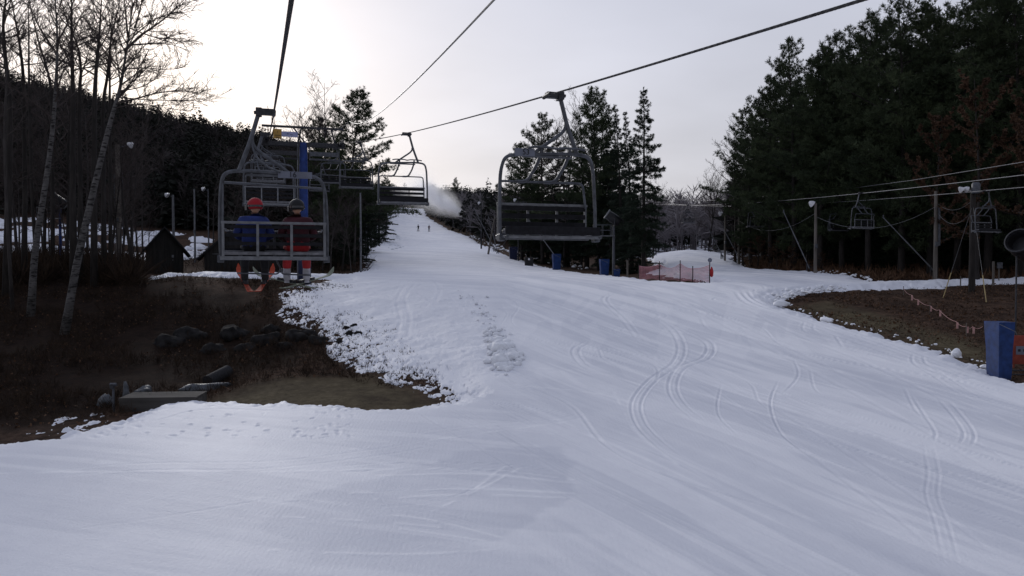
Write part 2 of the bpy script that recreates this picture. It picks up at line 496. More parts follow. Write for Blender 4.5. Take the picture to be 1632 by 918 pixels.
# ------------------------------------------------------------------ terrain height
TU = [-0.75, -0.62, -0.45, -0.38, -0.30, -0.18, -0.06, 0.06, 0.15, 0.22, 0.30, 0.40, 0.50, 0.62, 0.75]
TY = [0, 12, 20, 30, 40, 46, 51, 60, 75, 90, 110, 130, 160, 200, 240, 300, 400, 520, 700]
NEAR = [-6.6, -6.05, -5.55, -4.55, -2.95]
TZ = [
    NEAR[:3] + [-5.2, -3.5, -2.0, -1.0, -0.6, 0.6, 2.8, 6.5, 12, 23, 37, 49, 62, 84, 98, 80],
    NEAR[:3] + [-5.1, -3.6, -2.1, -0.9, -0.5, 0.5, 2.7, 6.3, 11, 21, 35, 46, 60, 78, 88, 70],
    NEAR[:3] + [-4.9, -3.9, -1.9, -0.6, -0.35, -0.3, 1.2, 4.0, 7.0, 13, 25, 36, 48, 62, 71, 55],
    NEAR[:3] + [-4.9, -3.8, -1.8, -0.6, -0.4, -0.3, 0.8, 3.4, 6.8, 12, 23, 33, 43, 55, 62, 48],
    NEAR[:3] + [-4.8, -3.5, -1.7, -0.7, -0.5, -0.1, 0.8, 3.0, 6.0, 11, 20, 29, 40, 50, 56, 40],
    NEAR[:3] + [-4.7, -3.1, -1.9, -1.15, -0.75, 0.0, 0.9, 2.1, 3.6, 6.2, 9.5, 13.0, 20.0, 32, 40, 30],
    NEAR[:3] + [-4.6, -2.95, -1.9, -1.2, -0.8, -0.2, 0.6, 1.9, 3.4, 5.8, 9.0, 12.0, 18.5, 30, 38, 30],
    NEAR[:3] + [-4.6, -2.95, -1.95, -1.3, -0.9, -0.6, -0.2, 0.6, 1.8, 3.5, 6.5, 10.0, 15, 22, 28, 24],
    NEAR[:3] + [-4.55, -2.95, -2.0, -1.35, -0.95, -0.7, -0.3, 0.4, 1.2, 3.0, 6.0, 9.0, 13, 19, 24, 20],
    NEAR[:3] + [-4.5, -2.95, -2.0, -1.4, -0.95, -0.1, 1.2, 3.0, 3.7, 4.0, 6.0, 9.0, 13, 19, 24, 20],
    NEAR[:3] + [-4.45, -2.95, -2.0, -1.4, -0.85, 0.05, 0.6, 1.4, 2.0, 3.5, 6.0, 9.0, 13, 19, 24, 20],
    NEAR[:3] + [-4.4, -2.9, -2.0, -1.3, -0.6, 0.1, 0.6, 1.2, 2.0, 4.0, 7.0, 10, 14, 19, 24, 20],
    NEAR[:3] + [-4.3, -2.7, -1.9, -1.15, -0.7, 0.1, 0.8, 1.6, 2.6, 5.0, 8.0, 11, 15, 20, 24, 20],
    NEAR[:3] + [-4.2, -2.5, -1.7, -0.95, -0.6, 0.3, 1.2, 2.4, 3.6, 6.0, 9.0, 12, 16, 21, 25, 21],
    NEAR[:3] + [-4.1, -2.4, -1.6, -0.9, -0.5, 0.5, 1.5, 3.0, 4.4, 7.0, 10, 13, 17, 22, 26, 22],
]
_YF = np.arange(0, 720, 0.5)
_UF = np.linspace(-0.75, 0.75, 151)
def _gs(a, sg, ax):
    k = np.arange(-int(3 * sg), int(3 * sg) + 1)
    w = np.exp(-0.5 * (k / sg) ** 2); w /= w.sum()
    a = np.moveaxis(a, ax, 0)
    p = len(k) // 2
    lo = 2 * a[0] - a[1:p + 1][::-1]; hi = 2 * a[-1] - a[-p - 1:-1][::-1]
    b = np.concatenate([lo, a, hi])
    o = sum(w[i] * b[i:i + len(a)] for i in range(len(k)))
    return np.moveaxis(o, 0, ax)
_cols = np.array([np.interp(_YF, TY, r) for r in TZ])
_c1 = _gs(_cols, 4.0, 1); _c2 = _gs(_cols, 16.0, 1)
_w = sstep(60, 130, _YF)[None, :]
_cols = _c1 * (1 - _w) + _c2 * _w
_tz = np.array([np.interp(_UF, TU, _cols[:, j]) for j in range(_cols.shape[1])]).T
_tz = _gs(_tz, 3.0, 0)
def zt(x, y):
    x = np.asarray(x, float); y = np.asarray(y, float)
    rr = np.hypot(x, y)
    yy = np.clip(np.maximum(y, rr * 0.55), 0, 718)
    u = np.clip(x / np.maximum(yy, 6.0), -0.749, 0.749)
    fu = (u + 0.75) / 0.01; iu = np.clip(fu.astype(int), 0, 149); fu = fu - iu
    fy = yy / 0.5; iy = np.clip(fy.astype(int), 0, len(_YF) - 2); fy = fy - iy
    a = _tz[iu, iy] * (1 - fu) * (1 - fy) + _tz[iu + 1, iy] * fu * (1 - fy) + _tz[iu, iy + 1] * (1 - fu) * fy + _tz[iu + 1, iy + 1] * fu * fy
    far = sstep(110, 220, yy)
    return a + CZ + (fbm(x / 28.0, y / 28.0, 3) - 0.5) * 7.0 * far * sstep(-0.22, -0.34, u)
def zs(x, y): return float(zt(np.array([x]), np.array([y]))[0])

def ray(px, py):
    a = (px - 816) / F; b = -(py - 459) / F
    f = Vector((0, math.cos(PITCH), -math.sin(PITCH))); up = Vector((0, math.sin(PITCH), math.cos(PITCH)))
    return f + Vector((1, 0, 0)) * a + up * b
def P(px, py, Y):
    """the place seen at a photo pixel, Y metres ahead of the camera"""
    d = ray(px, py)
    return Vector((0, 0, CZ)) + d * (Y / d.y)
_t = np.concatenate([np.arange(9, 120, 0.05), np.arange(120, 640, 0.5)])
def G(px, py):
    """where the sight line through a photo pixel meets the ground"""
    d = ray(px, py)
    x = d.x / d.y * _t; z = CZ + d.z / d.y * _t
    h = zt(x, _t) - z
    k = np.argmax(h > 0) if (h > 0).any() else len(_t) - 1
    return Vector((x[k], _t[k], float(zt(x[k:k + 1], _t[k:k + 1])[0])))
def D(px, Y):
    """ground point on a photo column at distance Y"""
    x = (px - 816) / F * Y
    return Vector((x, Y, zs(x, Y)))

# snow outline -------------------------------------------------------
def poly(*L):
    out = []
    for e in L:
        if e[0] == 'w': out.append((e[1], e[2]))
        else:
            g = G(*e); out.append((g.x, g.y))
    return np.array(out)
MAIN = poly(('w', -60, 0), ('w', -42, 22), (-60, 716), (0, 711), (50, 706), (91, 701), (108, 690), (144, 688), (180, 676), (206, 667), (235, 654), (275, 645), (314, 639), (360, 644),
    (436, 645), (531, 647), (614, 654), (675, 650), (706, 646), (722, 640), (690, 628), (662, 621), (640, 610), (595, 602), (560, 592),
    (545, 575), (531, 563), (528, 538), (490, 520), (445, 510), (440, 490), (448, 468), (461, 462), (506, 451), (540, 447), (480, 446), (430, 445), (340, 442), (285, 440),
    ('w', -24, 52), ('w', -26, 58), ('w', -18, 60), ('w', -13.5, 62), ('w', -13.2, 70), ('w', -15.6, 84), ('w', -20, 105), ('w', -27, 140), ('w', -37, 210), ('w', -52, 330), ('w', -58, 400),
    ('w', -44, 420), ('w', -36, 330), ('w', -25, 270), ('w', -12, 200), ('w', -6.5, 160), ('w', -2.5, 130), ('w', 3.0, 100), ('w', 7.0, 78), ('w', 9.3, 66), (1000, 446), (1047, 452), (1100, 455), (1131, 456), (1144, 453),
    (1105, 446), (1063, 442), (1030, 436), ('w', 15.5, 80), ('w', 18, 100), ('w', 21, 122), ('w', 26, 128), ('w', 29, 122), ('w', 31, 105), ('w', 26, 90), ('w', 23.5, 80),
    (1200, 431), (1300, 438), (1370, 445), (1392, 453), (1450, 452), (1500, 451), (1600, 448), (1660, 447), (1660, 452), (1600, 453), (1500, 458), (1400, 462),
    (1330, 465), (1290, 468), (1262, 472), (1243, 482), (1258, 494), (1285, 503), (1320, 515), (1360, 525), (1400, 535), (1440, 546), (1480, 556), (1540, 577), (1572, 589), (1632, 613), ('w', 36, 24), ('w', 60, 0))
LEFTBACK = np.array([(-75, 74), (-44, 76), (-38, 80), (-36, 84), (-39, 100), (-44, 116), (-52, 122), (-70, 118), (-80, 108)], float)
BARN = np.array([(-41, 116), (-33, 112), (-31, 122), (-42, 124)], float)
THIN = poly((5, 706), (20, 690), (60, 672), (110, 655), (165, 652), (205, 660), (180, 680), (110, 700), (60, 708))
PATCHY = poly((430, 520), (520, 575), (590, 612), (690, 652), (765, 636), (760, 590), (715, 530), (650, 475), (560, 447), (440, 462))
BANK = poly((560, 447), (700, 460), (775, 480), (820, 540), (832, 575), (800, 610), (730, 640), (560, 596), (440, 500), (455, 462))
GRASS1 = poly((300, 650), (500, 650), (620, 658), (700, 650), (660, 622), (590, 602), (470, 602), (400, 612))
BANK_SHADE = poly((-80, 690), (120, 672), (200, 640), (300, 620), (400, 600), (470, 575), (500, 545), (440, 510), (400, 470), (300, 455), (240, 440), (-80, 440))
GRASS2 = poly((1256, 492), (1400, 530), (1520, 570), (1600, 600), (1600, 560), (1480, 525), (1400, 500), (1320, 480))

def psdf(pl, x, y):
    """distance to an outline, positive inside"""
    sh = x.shape
    x = x.ravel(); y = y.ravel()
    d2 = np.full(x.shape, 1e18); ins = np.zeros(x.shape, bool)
    n = len(pl)
    for i in range(n):
        ax, ay = pl[i]; bx, by = pl[(i + 1) % n]
        ex, ey = bx - ax, by - ay
        L = ex * ex + ey * ey + 1e-12
        t = np.clip(((x - ax) * ex + (y - ay) * ey) / L, 0, 1)
        d2 = np.minimum(d2, (x - ax - t * ex) ** 2 + (y - ay - t * ey) ** 2)
        if ay != by:
            c = ((ay > y) != (by > y)) & (x < ex * (y - ay) / (by - ay) + ax)
            ins ^= c
    d = np.sqrt(d2)
    return np.where(ins, d, -d).reshape(sh)
def snow_sdf(x, y):
    return np.maximum(np.maximum(psdf(MAIN, x, y), psdf(LEFTBACK, x, y)), psdf(BARN, x, y))
# ------------------------------------------------------------------ ground and snow meshes
ang = np.concatenate([np.arange(-52, -37, 0.4), np.arange(-37, 37, 0.066), np.arange(37, 52.1, 0.4)])
r0 = [6.0]
while r0[-1] < 700:
    r = r0[-1]
    k = 0.012 if r < 13 else (0.0036 if r < 75 else (0.006 if r < 140 else 0.016))
    r0.append(r * (1 + k))
rad = np.array(r0)
def polar(a, r):
    A = np.radians(a)
    X = r[:, None] * np.sin(A)[None, :]; Y = r[:, None] * np.cos(A)[None, :]
    return X, Y
# bare ground (one sheet to beyond the hills)
ga = np.concatenate([np.arange(-75, -52, 1.5), ang[::3], np.arange(53, 76, 1.5)]); gr = np.concatenate([[0.5, 3.0], rad[::3], [rad[-1], 1200, 2400]])
GX, GY = polar(ga, gr)
GZ = zt(GX, GY)
gnear = sstep(140, 60, np.hypot(GX, GY))
GZ = GZ + gnear * ((fbm(GX / 1.7, GY / 1.7, 4) - 0.55) * 0.16)
GZ[-2:] = GZ[-3:-2] * 0.5
def grid_faces(nr, na):
    i = np.arange(nr - 1)[:, None] * na + np.arange(na - 1)[None, :]
    return np.stack([i, i + 1, i + na + 1, i + na], -1).reshape(-1, 4)
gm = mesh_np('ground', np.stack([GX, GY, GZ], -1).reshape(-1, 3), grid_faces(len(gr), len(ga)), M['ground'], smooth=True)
gatt = np.maximum(sstep(-0.8, 0.9, psdf(GRASS1, GX, GY)), sstep(-0.8, 0.9, psdf(GRASS2, GX, GY))).ravel().astype(np.float32)
at = gm.attributes.new('grass', 'FLOAT', 'POINT'); at.data.foreach_set('value', gatt)
tree_shade = sstep(-1.2, 1.6, psdf(BANK_SHADE, GX, GY) + (fbm(GX / 1.5, GY / 1.5, 4) - 0.5) * 3.0)  # ground colour darkened to paint in shade on the bank and under the pines
tree_shade = np.maximum(tree_shade, sstep(0.38, 0.48, GX / np.maximum(GY, 1)) * sstep(66, 76, GY)).ravel().astype(np.float32)
at = gm.attributes.new('tree_shade', 'FLOAT', 'POINT'); at.data.foreach_set('value', tree_shade)
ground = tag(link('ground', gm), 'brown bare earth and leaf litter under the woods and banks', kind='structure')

# snow laid over it
SX, SY = polar(ang, rad)
def coarse(fn, st=4):
    """evaluate a smooth field on every st-th grid line and interpolate"""
    ia = np.unique(np.append(np.arange(0, len(ang), st), len(ang) - 1)); ir = np.unique(np.append(np.arange(0, len(rad), st), len(rad) - 1))
    c = fn(SX[np.ix_(ir, ia)], SY[np.ix_(ir, ia)])
    t = np.array([np.interp(np.arange(len(ang)), ia, row) for row in c])
    return np.array([np.interp(np.arange(len(rad)), ir, t[:, j]) for j in range(t.shape[1])]).T
sd = coarse(snow_sdf, 3)
woodsnow = np.array([(19, 126), (30, 120), (60, 140), (85, 230), (60, 330), (30, 330)], float)
ws = coarse(lambda x, y: psdf(woodsnow, x, y), 6)
RR = np.hypot(SX, SY)
pt = sstep(-0.4, 0.9, coarse(lambda x, y: psdf(PATCHY, x, y), 4))
thin = sstep(-0.3, 0.7, coarse(lambda x, y: psdf(THIN, x, y), 4))
bank = sstep(-0.5, 1.2, coarse(lambda x, y: psdf(BANK, x, y), 4))
edge = (fbm(SX / 0.9, SY / 0.9, 5, 0.6) - 0.5) * np.clip(RR / 22.0, 0.8, 4.0)
d = sd + edge * 0.75
T = 0.34 * sstep(-0.15, 1.5, d) - 0.16 * sstep(0.5, -0.9, d) - 0.02
fine = 0.6 * (fbm(SX / 0.55, SY / 0.8, 3, 0.6) - 0.5) + 0.65 * (fbm(SX / 0.17, SY / 0.30, 3, 0.7) - 0.5)
nn = 0.5 * fbm(SX / 0.70, SY / 1.0, 4, 0.6) + 0.5 * fbm(SX / 0.15, SY / 0.26, 3, 0.7)
th = 0.525 - 0.082 * np.clip(sd, 0, 6)
cover = sstep(th - 0.03, th + 0.03, nn)                   # thin snow with grass and earth showing through
T = T * (1 - pt) + pt * (np.where(sd > -0.3, -0.05 + 0.09 * cover, -0.2) + 0.035 * np.clip(sd - 0.8, 0, 6))
T = np.maximum(T, np.where(thin > 0.01, (-0.05 + 0.42 * fine) * thin - 0.2 * (1 - thin), -1))
T = np.maximum(T, np.where(ws > -2, -0.15 + 0.02 * np.clip(ws, -2, 6) + 0.6 * (fbm(SX / 1.6, SY / 2.5, 4) - 0.42), -1))      # thin snow on the floor of the far wood
lb = coarse(lambda x, y: psdf(LEFTBACK, x, y), 6)
T -= sstep(-1, 1, lb) * 0.7 * sstep(0.50, 0.58, fbm(SX / 3.2, SY / 5.0, 4))      # patches melted out on the back slope
# churned, trodden bank
T += bank * sstep(1.2, 3.0, sd) * ((fbm(SX / 0.55, SY / 0.5, 4, 0.65) - 0.5) * 0.13 + (fbm(SX / 2.4, SY / 2.4, 3) - 0.5) * 0.22)
# broken edge along the right bank corner and the long edges
T += sstep(1.4, 0.2, np.abs(sd - 0.4)) * (1 - pt) * (fbm(SX / 0.3, SY / 0.4, 3) - 0.45) * 0.22 * sstep(20, 30, RR)
# groomed piste: long soft undulation
groom = sstep(0.6, 3.0, sd) * (1 - bank)
T += groom * (fbm(SX / 5.0, SY / 9.0, 3) - 0.5) * 0.10

# snow tone: packing, plus groomer-pass reflection put into the colour; along the run on the right, across it on the left
wob = (fbm(SX / 9.0, SY / 9.0, 2) - 0.5)
_gy = np.where(SY < 50, 0.62 * (SY - 18) - 0.0034 * (SY - 18) ** 2, 0.62 * 32 - 0.0034 * 32 ** 2 + (SY - 50) * 0.30)
flow = SX + _gy * (1 - 0.022 * np.clip(SX, 0, 22))       # lines of constant flow run down the piste
xs = flow + wob * 0.9
along = fbm(xs / 0.62, SY / 13.0 + 4, 3, 0.55)
thinl = fbm(xs / 0.16, SY / 7.0 + 9, 3, 0.6)
thinx = fbm(SX / 6.0 + 3, (SY + 0.30 * SX + wob) / 0.20, 3, 0.6)
blot = fbm(SX / 1.7 + 50, SY / 3.0, 5, 0.6)
along2 = fbm(xs / 2.6 + 31, SY / 22.0, 2)
across = fbm(SX / 9.0 + 7 + wob, (SY + 0.30 * SX) / 0.8, 3, 0.55)
across2 = fbm(SX / 14.0, (SY + 0.3 * SX) / 3.0 + 5, 2)
side = sstep(-1.0, 2.2, SX - 0.6 + 0.05 * (SY - 18) + wob * 2)
strp = (sstep(0.48, 0.525, along) * 0.36 + sstep(0.42, 0.6, along2) * 0.22) * side + (sstep(0.485, 0.53, across) * 0.24 + sstep(0.42, 0.6, across2) * 0.24) * (1 - side)
pack_sheen = 0.48 + (strp - 0.25) * 1.0 * groom + bank * 0.14
bands = sstep(0.56, 0.585, fbm(xs / 0.95 + 77, SY / 16.0 + 3, 3, 0.5)) * sstep(0.35, 0.55, fbm(SX / 4, SY / 6, 3))
swirl = fbm((SX + 1.6 * np.sin(SY / 4.5 + wob * 3)) / 0.9 + 60, SY / 7.0 + 8, 3, 0.55)
pack_sheen += groom * ((thinl - 0.5) * 0.42 * side + (thinx - 0.5) * 0.30 * (1 - side) + (blot - 0.5) * 0.40 + 0.26 * bands * side)
pack_sheen += groom * 0.20 * (sstep(0.50, 0.53, swirl) - 0.5) * sstep(24, 32, SY) * side
T += groom * ((thinl - 0.5) * 0.010 * side + (thinx - 0.5) * 0.008 * (1 - side))
PAD1 = poly((382, 863), (470, 815), (609, 776), (774, 735), (897, 727), (928, 808), (860, 850), (792, 890), (547, 902))
pack_sheen -= 0.36 * sstep(-0.10, 0.22, coarse(lambda x, y: psdf(PAD1, x, y), 3) + 0.9 * (fbm(SX / 0.8, SY / 0.8, 3) - 0.5)) * (0.8 + 0.4 * across)
PAD2 = poly((760, 640), (900, 610), (1010, 600), (1060, 640), (900, 690), (800, 690))
pack_sheen -= 0.14 * sstep(-0.3, 0.5, coarse(lambda x, y: psdf(PAD2, x, y), 3))

# ski and groomer tracks pressed into the snow, traced where they run
def catmull(pts, n=14):
    p = [np.array(q) for q in pts]
    p = [2 * p[0] - p[1]] + p + [2 * p[-1] - p[-2]]
    out = []
    for i in range(1, len(p) - 2):
        for t in np.linspace(0, 1, n, endpoint=False):
            out.append(0.5 * ((2 * p[i]) + (-p[i - 1] + p[i + 1]) * t + (2 * p[i - 1] - 5 * p[i] + 4 * p[i + 1] - p[i + 2]) * t * t + (-p[i - 1] + 3 * p[i] - 3 * p[i + 1] + p[i + 2]) * t ** 3))
    out.append(p[-2])
    return np.array(out)
def carve(pix, depth=0.045, w=0.055, offs=(0.0,), lip=0.5):
    depth *= 0.62; w *= 0.72
    g = [G(*q) for q in pix]
    c = catmull([(a.x, a.y) for a in g])
    for of in offs:
        tg = np.gradient(c, axis=0); tg /= np.linalg.norm(tg, axis=1)[:, None] + 1e-9
        q = c + np.stack([-tg[:, 1], tg[:, 0]], 1) * of
        lo = q.min(0) - 0.5; hi = q.max(0) + 0.5
        m = (SX > lo[0]) & (SX < hi[0]) & (SY > lo[1]) & (SY < hi[1])
        x = SX[m]; y = SY[m]
        best = np.full(x.shape, 9.0); fd = np.ones(x.shape)
        for i in range(len(q) - 1):
            ax, ay = q[i]; ex, ey = q[i + 1] - q[i]
            t = np.clip(((x - ax) * ex + (y - ay) * ey) / (ex * ex + ey * ey + 1e-9), 0, 1)
            dd = np.hypot(x - ax - t * ex, y - ay - t * ey)
            nb = dd < best
            best = np.where(nb, dd, best); e_ = (i + t) / (len(q) - 1)
            fd = np.where(nb, np.clip(np.minimum(e_, 1 - e_) * 5.0 + 0.05, 0, 1), fd)
        ww = w * np.clip(np.hypot(x, y) / 26.0, 0.8, 1.5)
        T[m] += fd * (-depth * np.exp(-(best / ww) ** 2)) + fd * depth * lip * np.exp(-((best - 2.0 * ww) / (0.8 * ww)) ** 2)
        pack_sheen[m] += fd * 0.12 * np.exp(-((best - 2.0 * ww) / ww) ** 2) - fd * 0.05 * np.exp(-(best / ww) ** 2)
carve([(1020, 505), (1065, 530), (1085, 560), (1078, 590), (1040, 620), (1015, 655), (1020, 690), (1050, 725), (1095, 760)], offs=(-0.16, 0.16))
carve([(1030, 510), (1095, 540), (1130, 560), (1125, 582), (1085, 600), (1072, 630), (1085, 660), (1120, 690)], offs=(-0.16, 0.16))
carve([(935, 555), (912, 570), (922, 592), (950, 608), (1010, 618)], offs=(0, 0.3))
carve([(955, 570), (962, 585), (990, 600)], w=0.05)
carve([(900, 560), (960, 575), (1040, 600), (1090, 615)], offs=(0, 0.35), depth=0.03)
carve([(1240, 620), (1228, 655), (1240, 700), (1275, 735), (1330, 765)], w=0.045)
carve([(1150, 625), (1143, 660), (1150, 685), (1180, 715)], w=0.045, depth=0.03)
carve([(1265, 585), (1272, 610), (1250, 640)], w=0.045, depth=0.03)
carve([(1290, 600), (1305, 640), (1370, 650)], w=0.045, depth=0.025)
carve([(1450, 640), (1475, 680), (1490, 705), (1487, 720)], depth=0.03)
carve([(1495, 650), (1520, 680), (1535, 705), (1530, 725)], depth=0.035, offs=(0, 0.28))
carve([(1440, 630), (1460, 670), (1485, 690)], depth=0.025)
carve([(1330, 545), (1343, 565)], depth=0.03)
carve([(1470, 720), (1478, 770), (1475, 810), (1490, 860), (1505, 930)], depth=0.014, offs=(0, 0.25))
carve([(1180, 472), (1200, 490), (1260, 512)], offs=(-0.4, 0, 0.4), w=0.09)
carve([(1200, 470), (1215, 488), (1300, 520), (1420, 560), (1632, 640)], offs=(-0.35, 0.0), w=0.08, depth=0.03)
carve([(1165, 475), (1195, 495), (1290, 530), (1450, 590), (1632, 665)], offs=(0, 0.5), w=0.08, depth=0.03)
carve([(1170, 490), (1260, 540), (1400, 600), (1632, 720)], w=0.09, depth=0.025)
carve([(1040, 470), (1100, 500), (1250, 580), (1450, 690), (1632, 800)], w=0.10, depth=0.02, offs=(0, 0.9))
carve([(900, 520), (1000, 560), (1200, 680), (1400, 830), (1500, 918)], w=0.10, depth=0.018, offs=(0, 1.1))
carve([(800, 475), (860, 510), (890, 530)], w=0.14, depth=0.03, offs=(-0.2, 0.2))
carve([(1000, 470), (960, 485), (990, 520), (1020, 560)], w=0.06, depth=0.03, offs=(0, 0.3))
carve([(1115, 515), (1130, 535), (1180, 548)], w=0.06, depth=0.025)
carve([(500, 775), (640, 768), (800, 772), (915, 784)], w=0.05, depth=0.025, offs=(0, 0.5))
carve([(560, 808), (700, 800), (910, 806)], w=0.05, depth=0.02)
carve([(560, 840), (680, 850), (800, 882)], w=0.05, depth=0.02, offs=(0, 0.3))
carve([(400, 840), (470, 820), (600, 830), (720, 815), (810, 765)], w=0.05, depth=0.018)
carve([(600, 720), (760, 700), (880, 690), (960, 675)], w=0.06, depth=0.025, offs=(0, 0.35))
carve([(0, 790), (200, 770), (420, 765), (600, 745), (760, 715)], w=0.07, depth=0.02, offs=(0, 0.6))
carve([(100, 870), (300, 840), (430, 815)], w=0.06, depth=0.02)
carve([(665, 452), (640, 480), (645, 510), (640, 545)], w=0.08, depth=0.03, offs=(-0.25, 0.25))
carve([(690, 455), (700, 470), (690, 500)], w=0.08, depth=0.025)
carve([(240, 690), (330, 668), (480, 672)], w=0.08, depth=0.03)
def ridge(pix, w=0.05, br=0.5, h=0.012):
    """thin line of loose snow left on top by an edge"""
    c = catmull([(G(*q).x, G(*q).y) for q in pix])
    lo = c.min(0) - 0.4; hi = c.max(0) + 0.4
    m = (SX > lo[0]) & (SX < hi[0]) & (SY > lo[1]) & (SY < hi[1])
    x = SX[m]; y = SY[m]; best = np.full(x.shape, 9.0)
    for i in range(len(c) - 1):
        ax, ay = c[i]; ex, ey = c[i + 1] - c[i]
        t = np.clip(((x - ax) * ex + (y - ay) * ey) / (ex * ex + ey * ey + 1e-9), 0, 1)
        best = np.minimum(best, np.hypot(x - ax - t * ex, y - ay - t * ey))
    brk = sstep(0.36, 0.5, fbm(x / 0.7, y / 0.7, 3))
    g_ = np.exp(-(best / w) ** 2) * brk
    pack_sheen[m] += br * g_; T[m] += h * g_
for q_ in ([(420, 772), (620, 768), (780, 769), (915, 785)], [(610, 779), (760, 777), (915, 791)], [(560, 808), (730, 802), (915, 808)], [(600, 818), (740, 812), (900, 815)], [(360, 812), (500, 820), (625, 840)], [(455, 846), (590, 856), (700, 866)],
           [(560, 838), (680, 852), (800, 884)], [(640, 868), (800, 893)], [(690, 840), (770, 800), (830, 766)], [(760, 800), (800, 768), (815, 762)], [(430, 905), (640, 912), (800, 905)], [(900, 690), (830, 700), (700, 718), (560, 735)], [(0, 775), (200, 772), (420, 772)]):
    ridge(q_, w=0.035 + 0.02 * (len(q_) % 2))
for q_ in ([(930, 570), (1000, 600), (1080, 632)], [(1010, 520), (1060, 535), (1110, 545)], [(1200, 520), (1330, 560), (1480, 610)], [(1250, 640), (1400, 700), (1560, 770)], [(1150, 600), (1260, 650), (1370, 700)], [(1330, 560), (1480, 600), (1632, 650)], [(980, 640), (1010, 700), (1080, 760)], [(1400, 610), (1520, 650), (1632, 700)], [(860, 600), (960, 610), (1060, 640)], [(840, 630), (940, 640), (1020, 660)]):
    ridge(q_, w=0.06, br=0.4)
rs = random.Random(5)
def run_line(c0, y0, y1, depth, w, A=0.0, lam=12.0, ph=0.0, pair=0.0):
    k = 2 * math.pi / lam
    base = flow - c0 - A * np.sin(k * SY + ph) - 0.5 * wob
    fade = sstep(y0, y0 + 2.5, SY) * sstep(y1, y1 - 2.5, SY) * sstep(0.3, 0.8, groom)
    for of in ((-pair, pair) if pair else (0.0,)):
        d_ = np.abs(base - of)
        m = (d_ < 6 * w) & (fade > 0)
        q = d_[m] / w
        T[m] += fade[m] * depth * (-np.exp(-q ** 2) + 0.55 * np.exp(-((q - 2.1) / 0.8) ** 2))
        pack_sheen[m] += fade[m] * np.clip(depth * 14, 0, 0.3) * (0.8 * np.exp(-((q - 2.1) / 0.9) ** 2) - 0.4 * np.exp(-q ** 2))
for _ in range(95):     # long ski lines down the run, straight and in linked turns
    y0 = rs.uniform(10, 40); y1 = y0 + rs.uniform(8, 30); c0 = rs.uniform(0, 34)
    if rs.random() < 0.72: run_line(c0, y0, y1, rs.uniform(0.006, 0.020), rs.uniform(0.025, 0.05), rs.uniform(0, 0.25), rs.uniform(14, 30), rs.random() * 6, rs.choice((0, 0.14, 0.17)))
    else: run_line(c0, y0, y1, rs.uniform(0.010, 0.026), rs.uniform(0.03, 0.05), rs.uniform(0.7, 2.0), rs.uniform(9, 16), rs.random() * 6, rs.choice((0, 0.15, 0.2)))
for _ in range(260):     # short chop marks and footprints on the near snow and the bank
    px, py = rs.choice([(rs.uniform(120, 560), rs.uniform(655, 715)), (rs.uniform(560, 800), rs.uniform(480, 630)), (rs.uniform(560, 700), rs.uniform(540, 620))])
    carve([(px, py), (px + rs.uniform(4, 12), py + rs.uniform(-2, 3))], depth=rs.uniform(0.03, 0.07), w=0.10)

SZ = zt(SX, SY) + T
vis = T > -0.13
nr, na = SX.shape
fi = grid_faces(nr, na)
vf = vis.ravel()
keep = vf[fi].any(1)
fi = fi[keep]
used = np.zeros(nr * na, bool); used[fi.ravel()] = True
remap = np.cumsum(used) - 1
sm = mesh_np('snow', np.stack([SX, SY, SZ], -1).reshape(-1, 3)[used], remap[fi], M['snow'], smooth=True)
at = sm.attributes.new('pack_sheen', 'FLOAT', 'POINT'); at.data.foreach_set('value', np.clip(pack_sheen.ravel()[used], 0, 1).astype(np.float32))
snow = tag(link('snow', sm), 'groomed snow of the ski run with ski tracks', kind='structure')

def snow_z(x, y):
    return zs(x, y) + 0.3
def on_ground(px, py):
    return G(px, py)
# ------------------------------------------------------------------ chairlift
LS = -0.3136                                     # the line runs to the left as it climbs
LN = math.hypot(1, LS)
LDIR = Vector((LS / LN, 1 / LN, 0))              # uphill, level
LPERP = Vector((1 / LN, -LS / LN, 0))            # to the right of the line
LRZ = math.atan2(-LS, 1)                         # turns local +Y to the uphill direction
TOWER_Y = 51.7
def up_rope(Y):
    if Y <= TOWER_Y: z = 0.95 + 0.118 * Y + 0.0007 * Y * Y
    else: z = 0.95 + 0.118 * TOWER_Y + 0.0007 * TOWER_Y ** 2 + (Y - TOWER_Y) * 0.055 + (Y - TOWER_Y) ** 2 * 0.0002
    return Vector((0.15 + LS * Y, Y, CZ + z))
def dn_rope(Y):
    if Y <= TOWER_Y + 0.6: z = 1.52 + 0.101 * Y + 0.0006 * Y * Y
    else:
        t = TOWER_Y + 0.6
        z = 1.52 + 0.101 * t + 0.0006 * t * t + (Y - t) * 0.055 + (Y - t) ** 2 * 0.0002
    return Vector((4.87 + LS * Y, Y, CZ + z))
def rope_mat():
    m = mat('stranded_rope', (0.05, 0.05, 0.054), 0.8, 0.0, 0.3, 20, spec=0.1)
    t = m.node_tree; b = t.nodes['Principled BSDF']
    c = t.nodes.new('ShaderNodeTexCoord'); w = t.nodes.new('ShaderNodeTexWave')
    w.bands_direction = 'DIAGONAL'; w.inputs['Scale'].default_value = 7.0
    t.links.new(c.outputs['Object'], w.inputs['Vector'])
    bp = t.nodes.new('ShaderNodeBump'); bp.inputs['Strength'].default_value = 0.9; bp.inputs['Distance'].default_value = 0.01
    t.links.new(w.outputs['Fac'], bp.inputs['Height']); t.links.new(bp.outputs[0], b.inputs['Normal'])
    return m
M['rope'] = rope_mat()
ys = list(np.linspace(-8, TOWER_Y, 40)) + list(np.linspace(TOWER_Y + 2, 230, 40))
